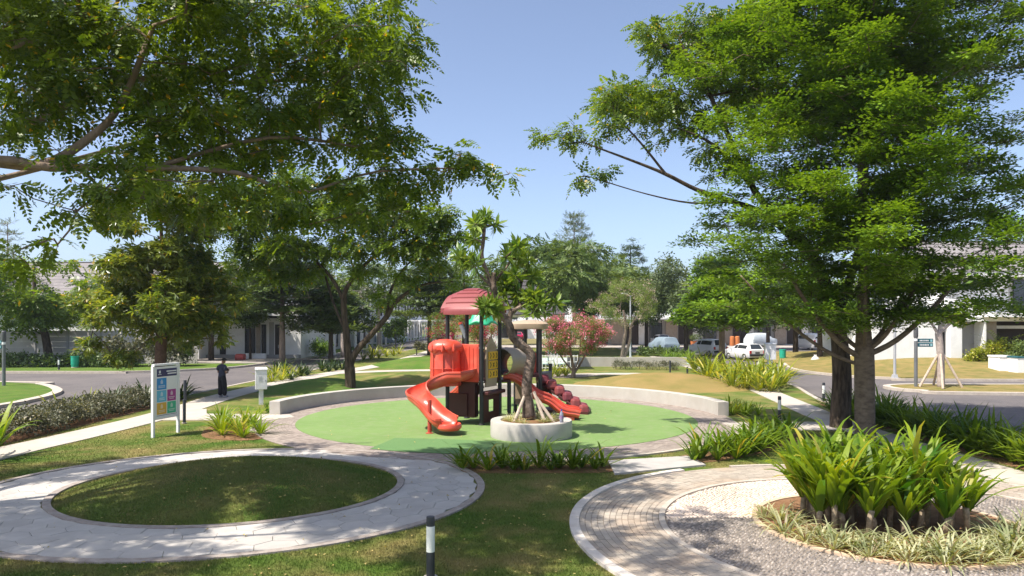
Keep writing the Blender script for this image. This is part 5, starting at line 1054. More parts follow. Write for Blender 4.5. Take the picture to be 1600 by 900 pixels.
# ------------------------------------------------------------------ pavilion behind the playground
gz = thing('pavilion', 'pavilion with a dark tiered pyramid roof and white lattice columns', 'pavilion', (.9, 53, 0))
m_tile = mat('charcoal_roof_tile', (.06, .055, .06), (.085, .078, .08), scale=3, rough=.7, rnd=.12); gx, gy = .9, 53
for i in range(9):
    h0 = 2.75*(1-i/9)+.12; h1 = 2.75*(1-(i+1)/9)+.08; z0 = 3.75+i*.29
    MB().add([(gx-h0, gy-h0, z0), (gx+h0, gy-h0, z0), (gx+h0, gy+h0, z0), (gx-h0, gy+h0, z0), (gx-h0, gy-h0, z0+.07), (gx+h0, gy-h0, z0+.07), (gx+h0, gy+h0, z0+.07), (gx-h0, gy+h0, z0+.07), (gx-h1, gy-h1, z0+.32), (gx+h1, gy-h1, z0+.32), (gx+h1, gy+h1, z0+.32), (gx-h1, gy+h1, z0+.32)],
             [(3, 2, 1, 0)]+[(k, (k+1) % 4, 4+(k+1) % 4, 4+k) for k in range(4)]+[(4+k, 4+(k+1) % 4, 8+(k+1) % 4, 8+k) for k in range(4)]+[(8, 9, 10, 11)]).build('roof_course', m_tile, gz)
MB().box((gx, gy, 3.68), (4.9, 4.9, .16)).build('fascia', m_white, gz)
for sx in (-1, 1):
    for sy in (-1, 1):
        for k in (-.22, 0, .22): MB().box((gx+sx*(2.0+k*0)+k, gy+sy*2.0, 1.85), (.09, .09, 3.6)).build('column', m_white, gz)
        for z in np.arange(.4, 3.5, .45): MB().box((gx+sx*2.0, gy+sy*2.0, z), (.5, .05, .05)).build('lattice_bar', m_white, gz)
fn = thing('lattice_fence', 'low white lattice fence between the pavilion columns', 'fence', (gx+1.2, gy-2.4, 0))
for z in (.15, .55, .95): MB().box((gx+2.0, gy-2.3, z), (3.2, .05, .05)).build('rail', m_white, fn)
for k in range(14): MB().box((gx+.45+k*.24, gy-2.34, .55), (.04, .03, .95)).build('slat', m_white, fn)
# low beige wall, court and pool-side wall behind
wl = thing('low_wall', 'low beige retaining wall behind the pink shrub', 'wall', (7.4, 54.3, 0))
for k in range(5): MB().box((4.0+k*1.75+.87, 54.3, .32), (1.738, .3, .72)).build('wall_segment', m_wall, wl)
structure(MB().prism([(2, 56), (15, 57), (14, 66), (2, 66)], -.1, .05), 'court', mat('mint_court', (.42, .56, .47), (.46, .60, .51), scale=1, rough=.8, spec=.2))
structure(MB().prism([(.8, 44), (3.2, 43.4), (5.4, 45.2), (3, 46.2)], -.1, .03), 'paving_slab', m_brick)
# ------------------------------------------------------------------ bollards, boxes, signs
def bollard(p, label, h=.8, r=.055, stripe=True, dark=True):
    b = thing('bollard', label, 'bollard', (*p, 0), 'bollard lights of the park')
    MB().lathe([(r, 0), (r, h-.01), (r*.96, h), (0, h)], (*p, 0), 14).build('post', mat('bollard_paint', (.022, .026, .034), (.032, .036, .045), scale=5, rough=.45), b, smooth=True)
    MB().lathe([(r*1.7, 0), (r*1.7, .015), (0, .016)], (*p, .02), 14).build('base_plate', m_kerb, b)
    if stripe: MB().lathe([(r*1.03, h*.44), (r*1.03, h*.84), (r, h*.85)], (*p, 0), 14).build('light_strip', mat('bollard_lens', (.72, .74, .72), (.66, .68, .66), rough=.35), b, smooth=True); MB().lathe([(r*1.05, h*.90), (r*1.05, h*.94), (r, h*.95)], (*p, 0), 14).build('collar', MATS['bollard_paint'], b)
    return b
bollard((-1.07, 9.75), 'large dark bollard with a white strip in the near lawn', .82)
bollard((-11.2, 15.9), 'dark bollard cut by the left edge of the picture', .88)
bollard(G(288, 662), 'plain dark bollard beside the coloured sign', .8, .05, False)
bollard((-13.3, 30.2), 'slim black bollard between the sign and the man', .95, .06, False)
bollard(G(1218, 657), 'bollard with a white strip on the lawn edge near the right path', .82)
bollard(G(1287, 628), 'bollard with a white strip between the right path and the road', .8)
bollard(G(1074, 593), 'dark bollard at the bend of the right path', .72, .055, False); bollard(G(1047, 583), 'dark bollard before the pink groundcover', .8, .055, False)
bollard(G(1030, 557), 'small bollard near the far right path', .75, .05, False); bollard((13.6, 77), 'tiny bollard in front of the silver minivan', .75, .05, False)
bollard(G(582, 560), 'dark bollard beside the bright lilies at the left street', .8, .05, False); bollard(G(651, 556), 'small dark bollard left of the slide hood', .8, .05, False)
bollard(G(543, 577), 'black bollard behind the forked tree', .8, .06, False); bollard(G(92, 578), 'small white-topped bollard on the far left verge', .8, .06)
bollard(G(1345, 634), 'dark short bollard just right of the tiered tree trunk', .5, .05, False)
# white utility boxes
m_box = mat('utility_box_paint', (.70, .71, .73), (.66, .67, .69), scale=4, rough=.5, c3=(.5, .48, .45), scale3=12, w3=.3)
def ubox(p, label, w, h, z0, post, rz):
    b = thing('utility_box', label, 'utility box', (*p, 0), None, rz); bl = MB()
    bl.prism([(-w/2, -w*.42), (w/2, -w*.42), (w/2, w*.42), (-w/2, w*.42)], z0, z0+h, bottom=True); o = bl.build('cabinet', m_box, b, world=False, bevel=.012)
    MB().add([(-w*.54, -w*.47, z0+h), (w*.54, -w*.47, z0+h), (w*.54, w*.47, z0+h), (-w*.54, w*.47, z0+h), (-w*.54, -w*.47, z0+h+.03), (w*.54, -w*.47, z0+h+.03), (w*.5, w*.44, z0+h+.09), (-w*.5, w*.44, z0+h+.09)], [(3, 2, 1, 0), (4, 5, 6, 7), (0, 1, 5, 4), (1, 2, 6, 5), (2, 3, 7, 6), (3, 0, 4, 7)]).build('cap', m_box, b, world=False)
    MB().box((0, 0, z0/2), (post, post, z0)).build('post', m_box, b, world=False)
    for k in range(4): MB().box((-w*.08, -w*.425, z0+h*(.45+.07*k)), (w*.3, .012, .012)).build('vent_slot', mat('vent_grey', (.30, .31, .33), (.3, .31, .33)), o, world=False)
    MB().box((w*.36, -w*.43, z0+h*.45), (.03, .02, .07)).build('latch', MATS['vent_grey'], o, world=False)
ubox(G(408, 632), 'white utility box on a square post left of the bench wall', .45, .78, .62, .17, .35)
x, y = A(1203, 575, 46)[:2]; ubox((x, y), 'white utility box rising out of the yellow-green lilies', .62, .95, .95, .3, -.1)
# coloured rules board
sp0, sp1 = np.array(G(239, 684)), np.array((-10.1, 22.45)); sd = (sp1-sp0); SL = np.linalg.norm(sd); sd /= SL; sn = np.array((sd[1], -sd[0]))
sg = thing('sign_board', 'white sign board with coloured squares on two posts beside the left path', 'sign', (*((sp0+sp1)/2), 0))
m_sw = mat('sign_white', (.80, .80, .82), (.77, .77, .79), scale=4, rough=.4)
H1 = 2.06
for p in (sp0, sp1): MB().box((p[0], p[1], H1/2), (.075, .075, H1), math.atan2(sd[1], sd[0])).build('post', m_sw, sg)
bd = face(sp0, sd, sn, [(.04, .58), (SL-.04, .58), (SL-.04, H1-.03), (.04, H1-.03)], -.025, .025).build('board', m_sw, sg)
face(sp0, sd, sn, [(.0, H1), (SL, H1), (SL, H1+.06), (0, H1+.06)], -.05, .05).build('top_rail', m_sw, sg); face(sp0, sd, sn, [(.04, .50), (SL-.04, .50), (SL-.04, .58), (.04, .58)], -.035, .035).build('bottom_rail', m_sw, sg)
def plate(u0, u1, z0, z1, c, nm='coloured_square', t=.027): return face(sp0, sd, sn, [(u0*SL, z0), (u1*SL, z0), (u1*SL, z1), (u0*SL, z1)], .0255, t).build(nm, mat('print_%s' % nm+str(c), c, c, rough=.45), bd)
plate(.12, .92, 1.74, 1.97, (.025, .025, .12), 'header'); cols = [(.12, .50, 1.36, 1.70, (.02, .25, .62)), (.12, .50, 1.00, 1.34, (.12, .45, .68)), (.53, .88, 1.00, 1.34, (.36, .03, .25)), (.12, .50, .64, .98, (.72, .42, .06)), (.53, .88, .64, .98, (.05, .48, .28))]
rs = random.Random(6)
for u0, u1, z0, z1, c in cols:
    plate(u0, u1, z0, z1, c); lt = tuple(min(.85, x*.5+.42) for x in c); um = (u0+u1)/2
    plate(um-.045, um+.045, z0+.17, z0+.26, lt, 'pictogram', .029); plate(um-.025, um+.025, z0+.26, z0+.295, lt, 'pictogram', .029)
    for k in range(2): w = rs.uniform(.09, .14); plate(um-w, um+w, z0+.055+.045*k, z0+.08+.045*k, lt, 'print_line', .029)
for k, w in enumerate((.36, .40)): plate(.90-w, .90, 1.80+.07*k, 1.835+.07*k, (.75, .75, .8), 'print_line', .029)
plate(.17, .30, 1.80, 1.815, (.7, .7, .75), 'emblem', .029); plate(.20, .27, 1.84, 1.92, (.7, .7, .75), 'emblem', .029); plate(.12, .92, .60, .615, (.25, .25, .3), 'print_line', .029)
# street name posts
def street_sign(px, D, h, label, side, zs):
    x, y = A(px, 600, D)[:2]; s = thing('street_sign', label, 'street sign', (x, y, 0)); mg = mat('steel_grey', (.16, .17, .18), (.2, .21, .22), rough=.4, metal=.3)
    MB().tube([(x, y, 0), (x, y, h)], .085, 12).build('pole', mg, s, smooth=True); MB().lathe([(.095, h-.55), (.11, h-.5), (.11, h-.05), (.06, h)], (x, y, 0), 12).build('lamp_head', mat('sign_lamp', (.10, .10, .11), (.12, .12, .13), rough=.4), s, smooth=True); MB().lathe([(.092, h-.72), (.092, h-.6)], (x, y, 0), 12).build('reflective_band', m_white, s)
    for z in zs:
        o = MB().box((x+side*.48, y-.02, z), (.78, .03, .2)).build('name_plate', mat('teal_plate', (.015, .10, .13), (.02, .12, .15), rough=.4), s, bevel=.02); r = random.Random(int(z*100)); u = -.30
        while u < .18: w = r.uniform(.03, .08); MB().box((x+side*.48+u+w/2, y-.04, z), (w, .006, .07)).build('print_line', m_white, o); u += w+.025
        MB().box((x+side*.48+.29, y-.04, z), (.1, .006, .12)).build('arrow_mark', mat('pale_teal', (.3, .55, .6), (.3, .55, .6)), o)
street_sign(1431, 37.9, 3.05, 'grey street sign post with two teal name plates on the right traffic island', 1, (2.35, 2.13))
street_sign(6, 38.5, 2.85, 'grey street sign post with a teal plate on the left traffic island', -1, (2.25, 2.0))
for px, D, h, lab in ((1398, 43.2, 7, 'slim grey lamp pole on the dry verge before the right house'), (985, 64, 5.5, 'white lamp pole right of the pale plumeria')):
    x, y = A(px, 600, D)[:2]; s = thing('lamp_pole', lab, 'lamp pole', (x, y, 0)); mg = mat('galvanised', (.42, .43, .45), (.48, .49, .5), rough=.45, metal=.2); MB().tube([(x, y, 0), (x, y, h)], [.085, .055], 10).build('pole', mg, s, smooth=True); MB().box((x, y, .12), (.3, .3, .24), taper=.7).build('foot', mg, s); MB().tube([(x, y, h-.05), (x-.5, y-.6, h+.15)], .04, 8).build('arm', mg, s); MB().box((x-.62, y-.75, h+.16), (.24, .5, .1), .5).build('lamp_head', mg, s)
# bins and bits
def bin_(p, r, h, label, m, nm='bin', lie=False):
    b = thing(nm, label, 'bin', (*p, 0)); MB().lathe([(r*.86, .05), (r, h*.3), (r, h*.92), (r*1.06, h*.93), (r*1.06, h), (r*.9, h), (r*.88, h*.5), (0, h*.5)], (*p, 0), 16).build('drum', m, b, smooth=True); MB().lathe([(r*1.03, h*.28), (r*1.03, h*.33)], (*p, 0), 16).build('band', m, b); MB().lathe([(r*1.03, h*.6), (r*1.03, h*.65)], (*p, 0), 16).build('band', m, b); MB().lathe([(r*.9, 0), (r*.9, .055), (0, .06)], (*p, 0), 16).build('foot', m_kerb, b)
mg_ = mat('bin_green', (.02, .38, .26), (.02, .32, .22), rough=.5); bin_((-31.2, 53), .26, .82, 'green litter drum on the far left verge', mg_); bin_((22.6, 62), .26, .95, 'green litter drum on the right verge', mg_)
p = A(376, 556, 62)[:2]; mr = mat('drum_red', (.42, .07, .06), (.36, .08, .07), rough=.6); b = thing('drum', 'red drum lying on the forecourt of the white house', 'drum', (*p, 0)); MB().tube([(p[0]-.35, p[1], .3), (p[0]+.35, p[1]-.1, .3)], .28, 14).build('shell', mr, b, smooth=True); MB().tube([(p[0]-.02, p[1], .3), (p[0]+.02, p[1], .3)], .295, 14).build('hoop', mr, b)
p = A(1274, 571, 58.5)[:2]; tag(MB().lathe([(.2, 0), (.32, .1), (.30, .3), (.2, .48), (.09, .56), (.11, .66)], (*p, 0), 14, 1.1, .9).build('sack', mat('white_sack', (.6, .57, .55), (.5, .47, .46), scale=5, rough=.8, bump=.6, bscale=12), loc=(*p, 0), smooth='all'), 'tied white sack leaning at the foot of the verge tree', 'sack')
# ------------------------------------------------------------------ houses
m_hw = mat('house_white', (.80, .80, .80), (.84, .84, .83), scale=.7, rough=.85, bump=.1, bscale=30, spec=.2, c3=(.66, .65, .64), scale3=2, w3=.4)
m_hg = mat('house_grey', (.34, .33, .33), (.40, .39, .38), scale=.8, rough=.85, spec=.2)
m_tan = mat('tan_stone', (.34, .28, .23), (.42, .36, .30), scale=4, rough=.85, bump=.3, bscale=15, spec=.2)
m_dark = mat('dark_timber', (.035, .026, .022), (.055, .04, .035), scale=2, rough=.6)
m_glass = mat('window_glass', (.05, .06, .075), (.035, .045, .06), scale=.3, rough=.08, spec=.8)
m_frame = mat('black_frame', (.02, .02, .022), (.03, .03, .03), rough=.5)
m_roof = mat('grey_roof_tile', (.20, .185, .19), (.26, .24, .24), scale=1, rough=.85, rnd=.1, spec=.2)
m_panel = mat('precast_panel', (.40, .37, .36), (.47, .44, .42), scale=.6, rough=.9, rnd=.06, bump=.2, bscale=12, spec=.15)
class F:
    """a facade: origin on the ground, u along it, n outwards"""
    def __init__(s, o, ang, parent): s.o = np.array(o, float); s.u = np.array((math.cos(ang), math.sin(ang))); s.n = np.array((math.sin(ang), -math.cos(ang))); s.p = parent
    def box(s, u0, u1, z0, z1, d0, d1, m, name, parent=None):
        return face(s.o, s.u, s.n, [(u0, z0), (u1, z0), (u1, z1), (u0, z1)], d0, d1).build(name, m, parent or s.p)
    def window(s, u0, u1, z0, z1, d=0.0, panes=2, rows=1, name='window'):
        fr = MB(); t = .07
        for a, b, c, e in ((u0, u0+t, z0, z1), (u1-t, u1, z0, z1), (u0+t, u1-t, z0, z0+t), (u0+t, u1-t, z1-t, z1)): 
            q = face(s.o, s.u, s.n, [(a, c), (b, c), (b, e), (a, e)], d-.02, d+.09); fr.f += [tuple(i+fr.n for i in k) for k in q.f]; fr.v += q.v; fr.n += q.n
        w = fr.build(name, m_frame, s.p); W = (u1-u0-2*t)/panes
        for k in range(panes): s.box(u0+t+k*W+.015, u0+t+(k+1)*W-.015, z0+t, z1-t, d+.005, d+.04, m_glass, 'pane', w)
        for k in range(1, panes): s.box(u0+t+k*W-.015, u0+t+k*W+.015, z0+t, z1-t, d, d+.07, m_frame, 'mullion', w)
        return w
    def door(s, u0, u1, z1, d=0.0):
        w = s.box(u0, u1, .05, z1, d-.02, d+.06, m_dark, 'door')
        for k in range(4): s.box(u0+.06+(u1-u0-.12)*k/4+.01, u0+.06+(u1-u0-.12)*(k+1)/4-.01, .15, z1-.1, d+.06, d+.075, m_dark, 'door_plank', w)
        s.box(u1-.16, u1-.12, .9, 1.2, d+.06, d+.12, MATS['galvanised'], 'handle', w); return w
def gable(parent, x0, x1, y0, y1, z0, rise, m, axis='x', over=.5, courses=8):
    """pitched roof built course by course"""
    for sd in (-1, 1):
        for i in range(courses):
            t0, t1 = i/courses, (i+1)/courses+.02; h0, h1 = z0+rise*t0, z0+rise*t1
            if axis == 'x':
                ym = (y0+y1)/2; hw = (y1-y0)/2+over; a, b = ym+sd*hw*(1-t0), ym+sd*hw*(1-t1); q = [(x0-over, a, h0), (x1+over, a, h0), (x1+over, b, h1), (x0-over, b, h1)]
            else:
                xm = (x0+x1)/2; hw = (x1-x0)/2+over; a, b = xm+sd*hw*(1-t0), xm+sd*hw*(1-t1); q = [(a, y0-over, h0), (a, y1+over, h0), (b, y1+over, h1), (b, y0-over, h1)]
            q = np.array(q); v = np.concatenate([q+np.array((0, 0, .05)), q+np.array((0, 0, .12))]); MB().add(v, [(0, 3, 2, 1), (4, 5, 6, 7), (0, 1, 5, 4), (1, 2, 6, 5), (2, 3, 7, 6), (3, 0, 4, 7)]).build('roof_course', m, parent)
    # gable ends
    if axis == 'x':
        for x in (x0, x1-.2): MB().add([(x, y0, z0), (x, y1, z0), (x, (y0+y1)/2, z0+rise), (x+.2, y0, z0), (x+.2, y1, z0), (x+.2, (y0+y1)/2, z0+rise)], [(0, 1, 2), (3, 5, 4), (0, 2, 5, 3), (1, 4, 5, 2)]).build('gable', m_hw, parent)
    else:
        for y in (y0, y1-.2): MB().add([(x0, y, z0), (x1, y, z0), ((x0+x1)/2, y, z0+rise), (x0, y+.2, z0), (x1, y+.2, z0), ((x0+x1)/2, y+.2, z0+rise)], [(0, 1, 2), (3, 5, 4), (0, 2, 5, 3), (1, 4, 5, 2)]).build('gable', m_hw, parent)
# right house
hr = thing('house', 'white modern two-storey house with a carport at the right edge', 'house', (36, 58, 0)); Y = 54.5
f = F((26.5, Y), 0, hr); u = lambda px, D=Y: (px-800)/FPX*D-26.5
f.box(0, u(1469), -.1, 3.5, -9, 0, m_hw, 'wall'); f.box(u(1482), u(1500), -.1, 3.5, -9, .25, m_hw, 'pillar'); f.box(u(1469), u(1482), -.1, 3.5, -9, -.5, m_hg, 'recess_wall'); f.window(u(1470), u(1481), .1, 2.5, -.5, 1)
f.box(u(1500), u(1534), -.1, 3.3, -9, -.9, m_hg, 'recess_wall'); f.box(u(1499), u(1600)+5, 3.3, 3.62, -9, .35, m_hw, 'lintel')  # recess wall coloured grey to stand in for the shade inside it
f.box(u(1534), u(1537), -.1, 3.3, -9, .3, m_hw, 'pillar'); w = f.box(u(1537), u(1562), -.1, 3.3, -9, -.35, m_tan, 'stone_wall')
for k in range(7): f.box(u(1537)+.02, u(1562)-.02, .02+k*.46, .02+k*.46+.43, -.35, -.325, m_tan, 'stone_course', w)
f.box(u(1562), u(1600)+7, -.1, 3.3, -9, -3, m_dark, 'carport_back'); f.door(u(1575), u(1598), 2.6, -2.9); f.box(u(1530), u(1600)+7, 3.62, 3.95, -9, 1.9, m_hw, 'canopy'); f.box(u(1562), u(1600)+7, 2.75, 2.98, -1.6, -1.2, m_hw, 'beam')
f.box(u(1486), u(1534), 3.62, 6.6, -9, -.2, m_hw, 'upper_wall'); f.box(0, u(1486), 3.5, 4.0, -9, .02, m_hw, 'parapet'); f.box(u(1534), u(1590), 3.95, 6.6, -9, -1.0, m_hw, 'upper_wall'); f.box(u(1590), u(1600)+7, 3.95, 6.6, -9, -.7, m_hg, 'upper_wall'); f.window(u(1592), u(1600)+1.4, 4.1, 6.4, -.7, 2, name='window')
f.box(u(1591), u(1600)+2, 3.95, 4.75, -.2, -.15, m_glass, 'balcony_glass'); f.box(u(1480), u(1600)+7, 6.6, 6.95, -9, .35, m_hw, 'eaves'); gable(hr, 31.5, 46, Y, Y+9, 6.9, 2.6, m_roof, 'x', .4, 9)
f.box(u(1480), u(1600)+6, -.1, .04, 0, 3.6, MATS['driveway_concrete'], 'forecourt')
def wbox(px0, px1, z, D, lab, lid=None):
    x0, x1 = (px0-800)/FPX*D, (px1-800)/FPX*D; t = thing('planter_box', lab, 'planter', ((x0+x1)/2, D, 0)); MB().span((x0, D-.6, -.02), (x1, D+.6, z)).build('box', m_hw, t, bevel=.02)
    MB().span((x0-.04, D-.64, z), (x1+.04, D+.64, z+.09)).build('coping', lid or m_hw, t)
wbox(1553, 1573, .95, 49.5, 'white planter box in front of the right carport'); wbox(1580, 1592, .95, 48.5, 'pale box with a teal lid before the right house', MATS['teal_plate'])
# left long house with the precast panel fence
hl = thing('house', 'long low house with a grey tiled roof behind the panel fence on the left', 'house', (-38, 70, 0)); MB().span((-58, 64, -.1), (-27, 76, 5.2)).build('wall', m_hw, hl); gable(hl, -58, -27, 64, 76, 5.1, 3.6, m_roof, 'x', .7, 12)
f = F((-58, 64), 0, hl); [f.window(a, a+1.6, 2.9, 4.4) for a in (6, 12, 18, 24)]
fl = thing('panel_fence', 'tall grey precast panel fence behind the far left verge', 'fence', (-39, 58, 0))
for i in range(10):
    x = -50+i*2.55; MB().box((x, 58, 1.25), (.16, .2, 2.7)).build('post', m_hg, fl)
    for k in range(6): MB().box((x+1.275, 58+(.01 if k % 2 else 0), .2+k*.43), (2.38, .09, .42)).build('panel', m_panel, fl)
# white house at the junction
hj = thing('house', 'white house with tall dark windows and a flat black-edged canopy left of the brown trunk', 'house', (-23, 70, 0)); f = F((-28.5, 66), 0, hj); u = lambda px: (px-800)/FPX*66+28.5
f.box(0, u(470), -.05, 3.55, -8, 0, m_hw, 'wall'); f.box(u(320), u(470), .0, .32, 0, .5, m_hg, 'plinth'); f.window(u(344), u(353), .35, 2.5, 0, 1); f.window(u(383), u(399), .45, 3.0, 0, 2); f.window(u(409), u(416), .4, 3.0, 0, 1); f.box(u(399)+.1, u(407), .3, 3.1, 0, .12, m_tan, 'stone_strip'); f.box(u(421), u(428), .3, 3.2, 0, .1, m_hg, 'pilaster'); f.door(u(430), u(438), 3.0); f.box(u(350), u(440), 3.55, 3.78, -8, 1.2, m_frame, 'canopy'); f.box(1.5, u(462), 3.78, 6.6, -8, -1, m_hw, 'upper_wall'); f.window(u(400), u(430), 4.6, 5.8, -1, 2); f.window(u(350), u(365), 4.6, 5.8, -1, 2)
gable(hj, -28.5, -20, 67, 74, 6.5, 2.0, m_roof, 'x', .5, 8); f.box(u(310), u(460), -.1, .06, .5, 8, MATS['driveway_concrete'], 'forecourt'); f.box(u(395), u(425), .0, .5, 1.5, 1.7, m_hw, 'low_wall')
wh = thing('garden_wall', 'white garden wall left of the lower tiered tree', 'wall', (-18.7, 74, 0)); MB().span((-20.5, 73.8, -.1), (-17.6, 74.1, 1.9)).build('wall', m_hw, wh); MB().span((-20.55, 73.75, 1.9), (-17.55, 74.15, 1.98)).build('coping', m_hw, wh)
# terrace of two-storey houses along the left road, fronts to the road
names = ['nearest white terrace house along the left road, with a pergola of white posts', 'second terrace house along the left road, with a covered thing under its pergola', 'third white terrace house along the left road behind the bare tree', 'fourth terrace house along the left road with upper dark windows', 'fifth terrace house along the left road towards the far end', 'farthest terrace house at the far end of the left road']
for i in range(6):
    y0 = 84+i*11; hx = -20.5+i*.45; h = thing('terrace_house', names[i], 'house', (hx-4, y0+5, 0)); f = F((hx, y0), PI/2, h)
    MB().span((hx-9, y0+.03, -.1), (hx, y0+10.97, 6.6)).build('wall', m_hw if i % 2 else MATS.get('house_pale') or mat('house_pale', (.52, .52, .54), (.58, .58, .59), scale=.7, rough=.85, spec=.2), h)
    gable(h, hx-9, hx, y0+.05, y0+10.95, 6.5, 2.2, m_roof, 'y', .4, 6)
    for a in (1.2, 4.6, 7.8): f.window(a, a+1.0, 4.0, 6.0)
    f.box(.1, 10.9, 3.3, 3.5, 0, .8, m_hw, 'ledge'); f.window(1.0, 3.2, .3, 2.6, 0, 2); f.door(5.2, 6.4, 2.5); f.window(7.6, 9.6, .3, 2.6, 0, 2)
    for a in (.4, 3.6, 7.2, 10.6): f.box(a-.1, a+.1, -.05, 3.0, 2.6, 2.8, m_white, 'pergola_post')
    f.box(.3, 10.7, 3.0, 3.22, 2.5, 2.9, m_white, 'pergola_beam')
    for k in range(9): f.box(.6+k*1.2, .72+k*1.2, 3.22, 3.4, 0, 3.1, m_white, 'pergola_slat')
# row facing the camera behind the parked cars
labs = ['row house behind the silver minivan with a white canopy', 'row house with potted plants left of the green tiered tree', 'row house behind the white hatchback cars', 'row house behind the covered silver car', 'row house partly hidden by the tiered tree at right', 'last row house at the right end behind the verge trees']
for i in range(6):
    x0 = 11+i*7.6; y = 104; h = thing('row_house', labs[i], 'house', (x0+3.8, y+4, 0)); f = F((x0, y), 0, h); W = 7.6
    MB().span((x0+.03, y, -.2), (x0+W-.03, y+9, 7.0)).build('wall', m_hw, h); gable(h, x0+.03, x0+W-.03, y, y+9, 6.9, 2.0, m_roof, 'x', .3, 6)
    f.box(.1, W-.1, .0, 3.4, 0, .06, m_hg, 'recess_wall'); f.box(2.9, 4.5, .0, 3.4, .06, .35, m_tan, 'tan_pillar'); f.box(W-.9, W-.1, .0, 3.4, .06, .35, m_hw, 'pillar'); f.window(.6, 2.4, .1, 3.0, .06, 3); f.door(4.7, 5.7, 3.1, .06); f.box(5.75, 6.7, .0, 3.2, .06, .12, m_dark, 'shutter'); f.box(-.05, W+.0, 3.5, 3.75, 0, 3.2, m_white, 'canopy'); f.window(1.0, 2.8, 4.4, 6.2, 0, 2); f.window(4.6, 6.4, 4.4, 6.2, 0, 2); f.box(.12, .3, -.1, 3.5, 2.9, 3.1, m_frame, 'canopy_post')
labs = ['far house with a balcony and dark garage behind the red car', 'far house behind the pavilion']
for i in range(2):
    x0 = -6+i*9; y = 142; h = thing('far_house', labs[i], 'house', (x0+4, y+4, 0)); f = F((x0, y), 0, h); MB().span((x0, y, -.2), (x0+8.6, y+8, 6.6)).build('wall', m_hw, h); gable(h, x0, x0+8.6, y, y+8, 6.5, 1.8, m_roof, 'x', .3, 5)
    f.box(3.5, 8.4, 0, 2.8, 0, .06, m_frame, 'garage_dark_sheet'); f.box(3.2, 8.6, 3.0, 3.3, 0, 1.2, m_white, 'balcony_slab'); f.window(5, 7, 3.5, 5.5, 0, 3)  # garage: flat black sheet on the wall paints the dark of its interior
    for k in range(12): f.box(3.3+k*.44, 3.36+k*.44, 3.3, 4.2, 1.1, 1.15, m_frame, 'railing_bar')
# ------------------------------------------------------------------ vehicles
m_tyre = mat('tyre', (.02, .02, .02), (.03, .03, .03), rough=.85); m_rim = mat('alloy', (.45, .45, .46), (.5, .5, .5), rough=.35, metal=.6); m_cg = mat('car_glass', (.025, .03, .035), (.03, .035, .04), rough=.06, spec=.8); m_red = mat('tail_lamp', (.45, .02, .02), (.4, .02, .02), rough=.25); m_trim = mat('black_trim', (.025, .025, .026), (.03, .03, .03), rough=.6); m_plate = mat('number_plate', (.04, .04, .04), (.05, .05, .05), rough=.5)
def paint(n, c): return mat(n, c, tuple(x*.96 for x in c), rough=.28, spec=.5, coat=.5)
# stations (along length, half width, bottom, belt, roof, roof half width)
HATCH = [(-1.98, .70, .42, .66, .67, .60), (-1.90, .80, .32, .86, .88, .70), (-1.55, .85, .24, .94, .97, .74), (-.95, .86, .22, .98, 1.02, .72), (-.35, .86, .22, .99, 1.38, .58), (.1, .86, .22, 1.0, 1.47, .57), (.9, .86, .22, 1.0, 1.47, .57), (1.5, .85, .24, .98, 1.42, .57), (1.84, .83, .28, .96, 1.00, .70), (1.93, .79, .34, .90, .92, .70)]
MPV = [(-2.15, .72, .42, .70, .72, .62), (-2.05, .82, .32, .92, .95, .72), (-1.7, .86, .24, 1.0, 1.04, .76), (-1.25, .87, .22, 1.04, 1.12, .74), (-.6, .87, .22, 1.06, 1.58, .62), (0, .87, .22, 1.07, 1.66, .62), (1.2, .87, .22, 1.08, 1.66, .61), (1.85, .86, .24, 1.05, 1.62, .61), (2.10, .84, .28, 1.02, 1.08, .72), (2.18, .80, .34, .96, .98, .70)]
VAN = [(-2.3, .74, .42, .9, .95, .66), (-2.2, .84, .32, 1.1, 1.15, .76), (-1.8, .9, .26, 1.2, 1.3, .78), (-1.2, .9, .24, 1.22, 1.8, .74), (-.6, .9, .24, 1.24, 1.92, .76), (.5, .9, .24, 1.24, 1.94, .76), (1.8, .9, .24, 1.24, 1.92, .76), (2.2, .88, .28, 1.24, 1.86, .74), (2.28, .85, .34, 1.2, 1.6, .72)]
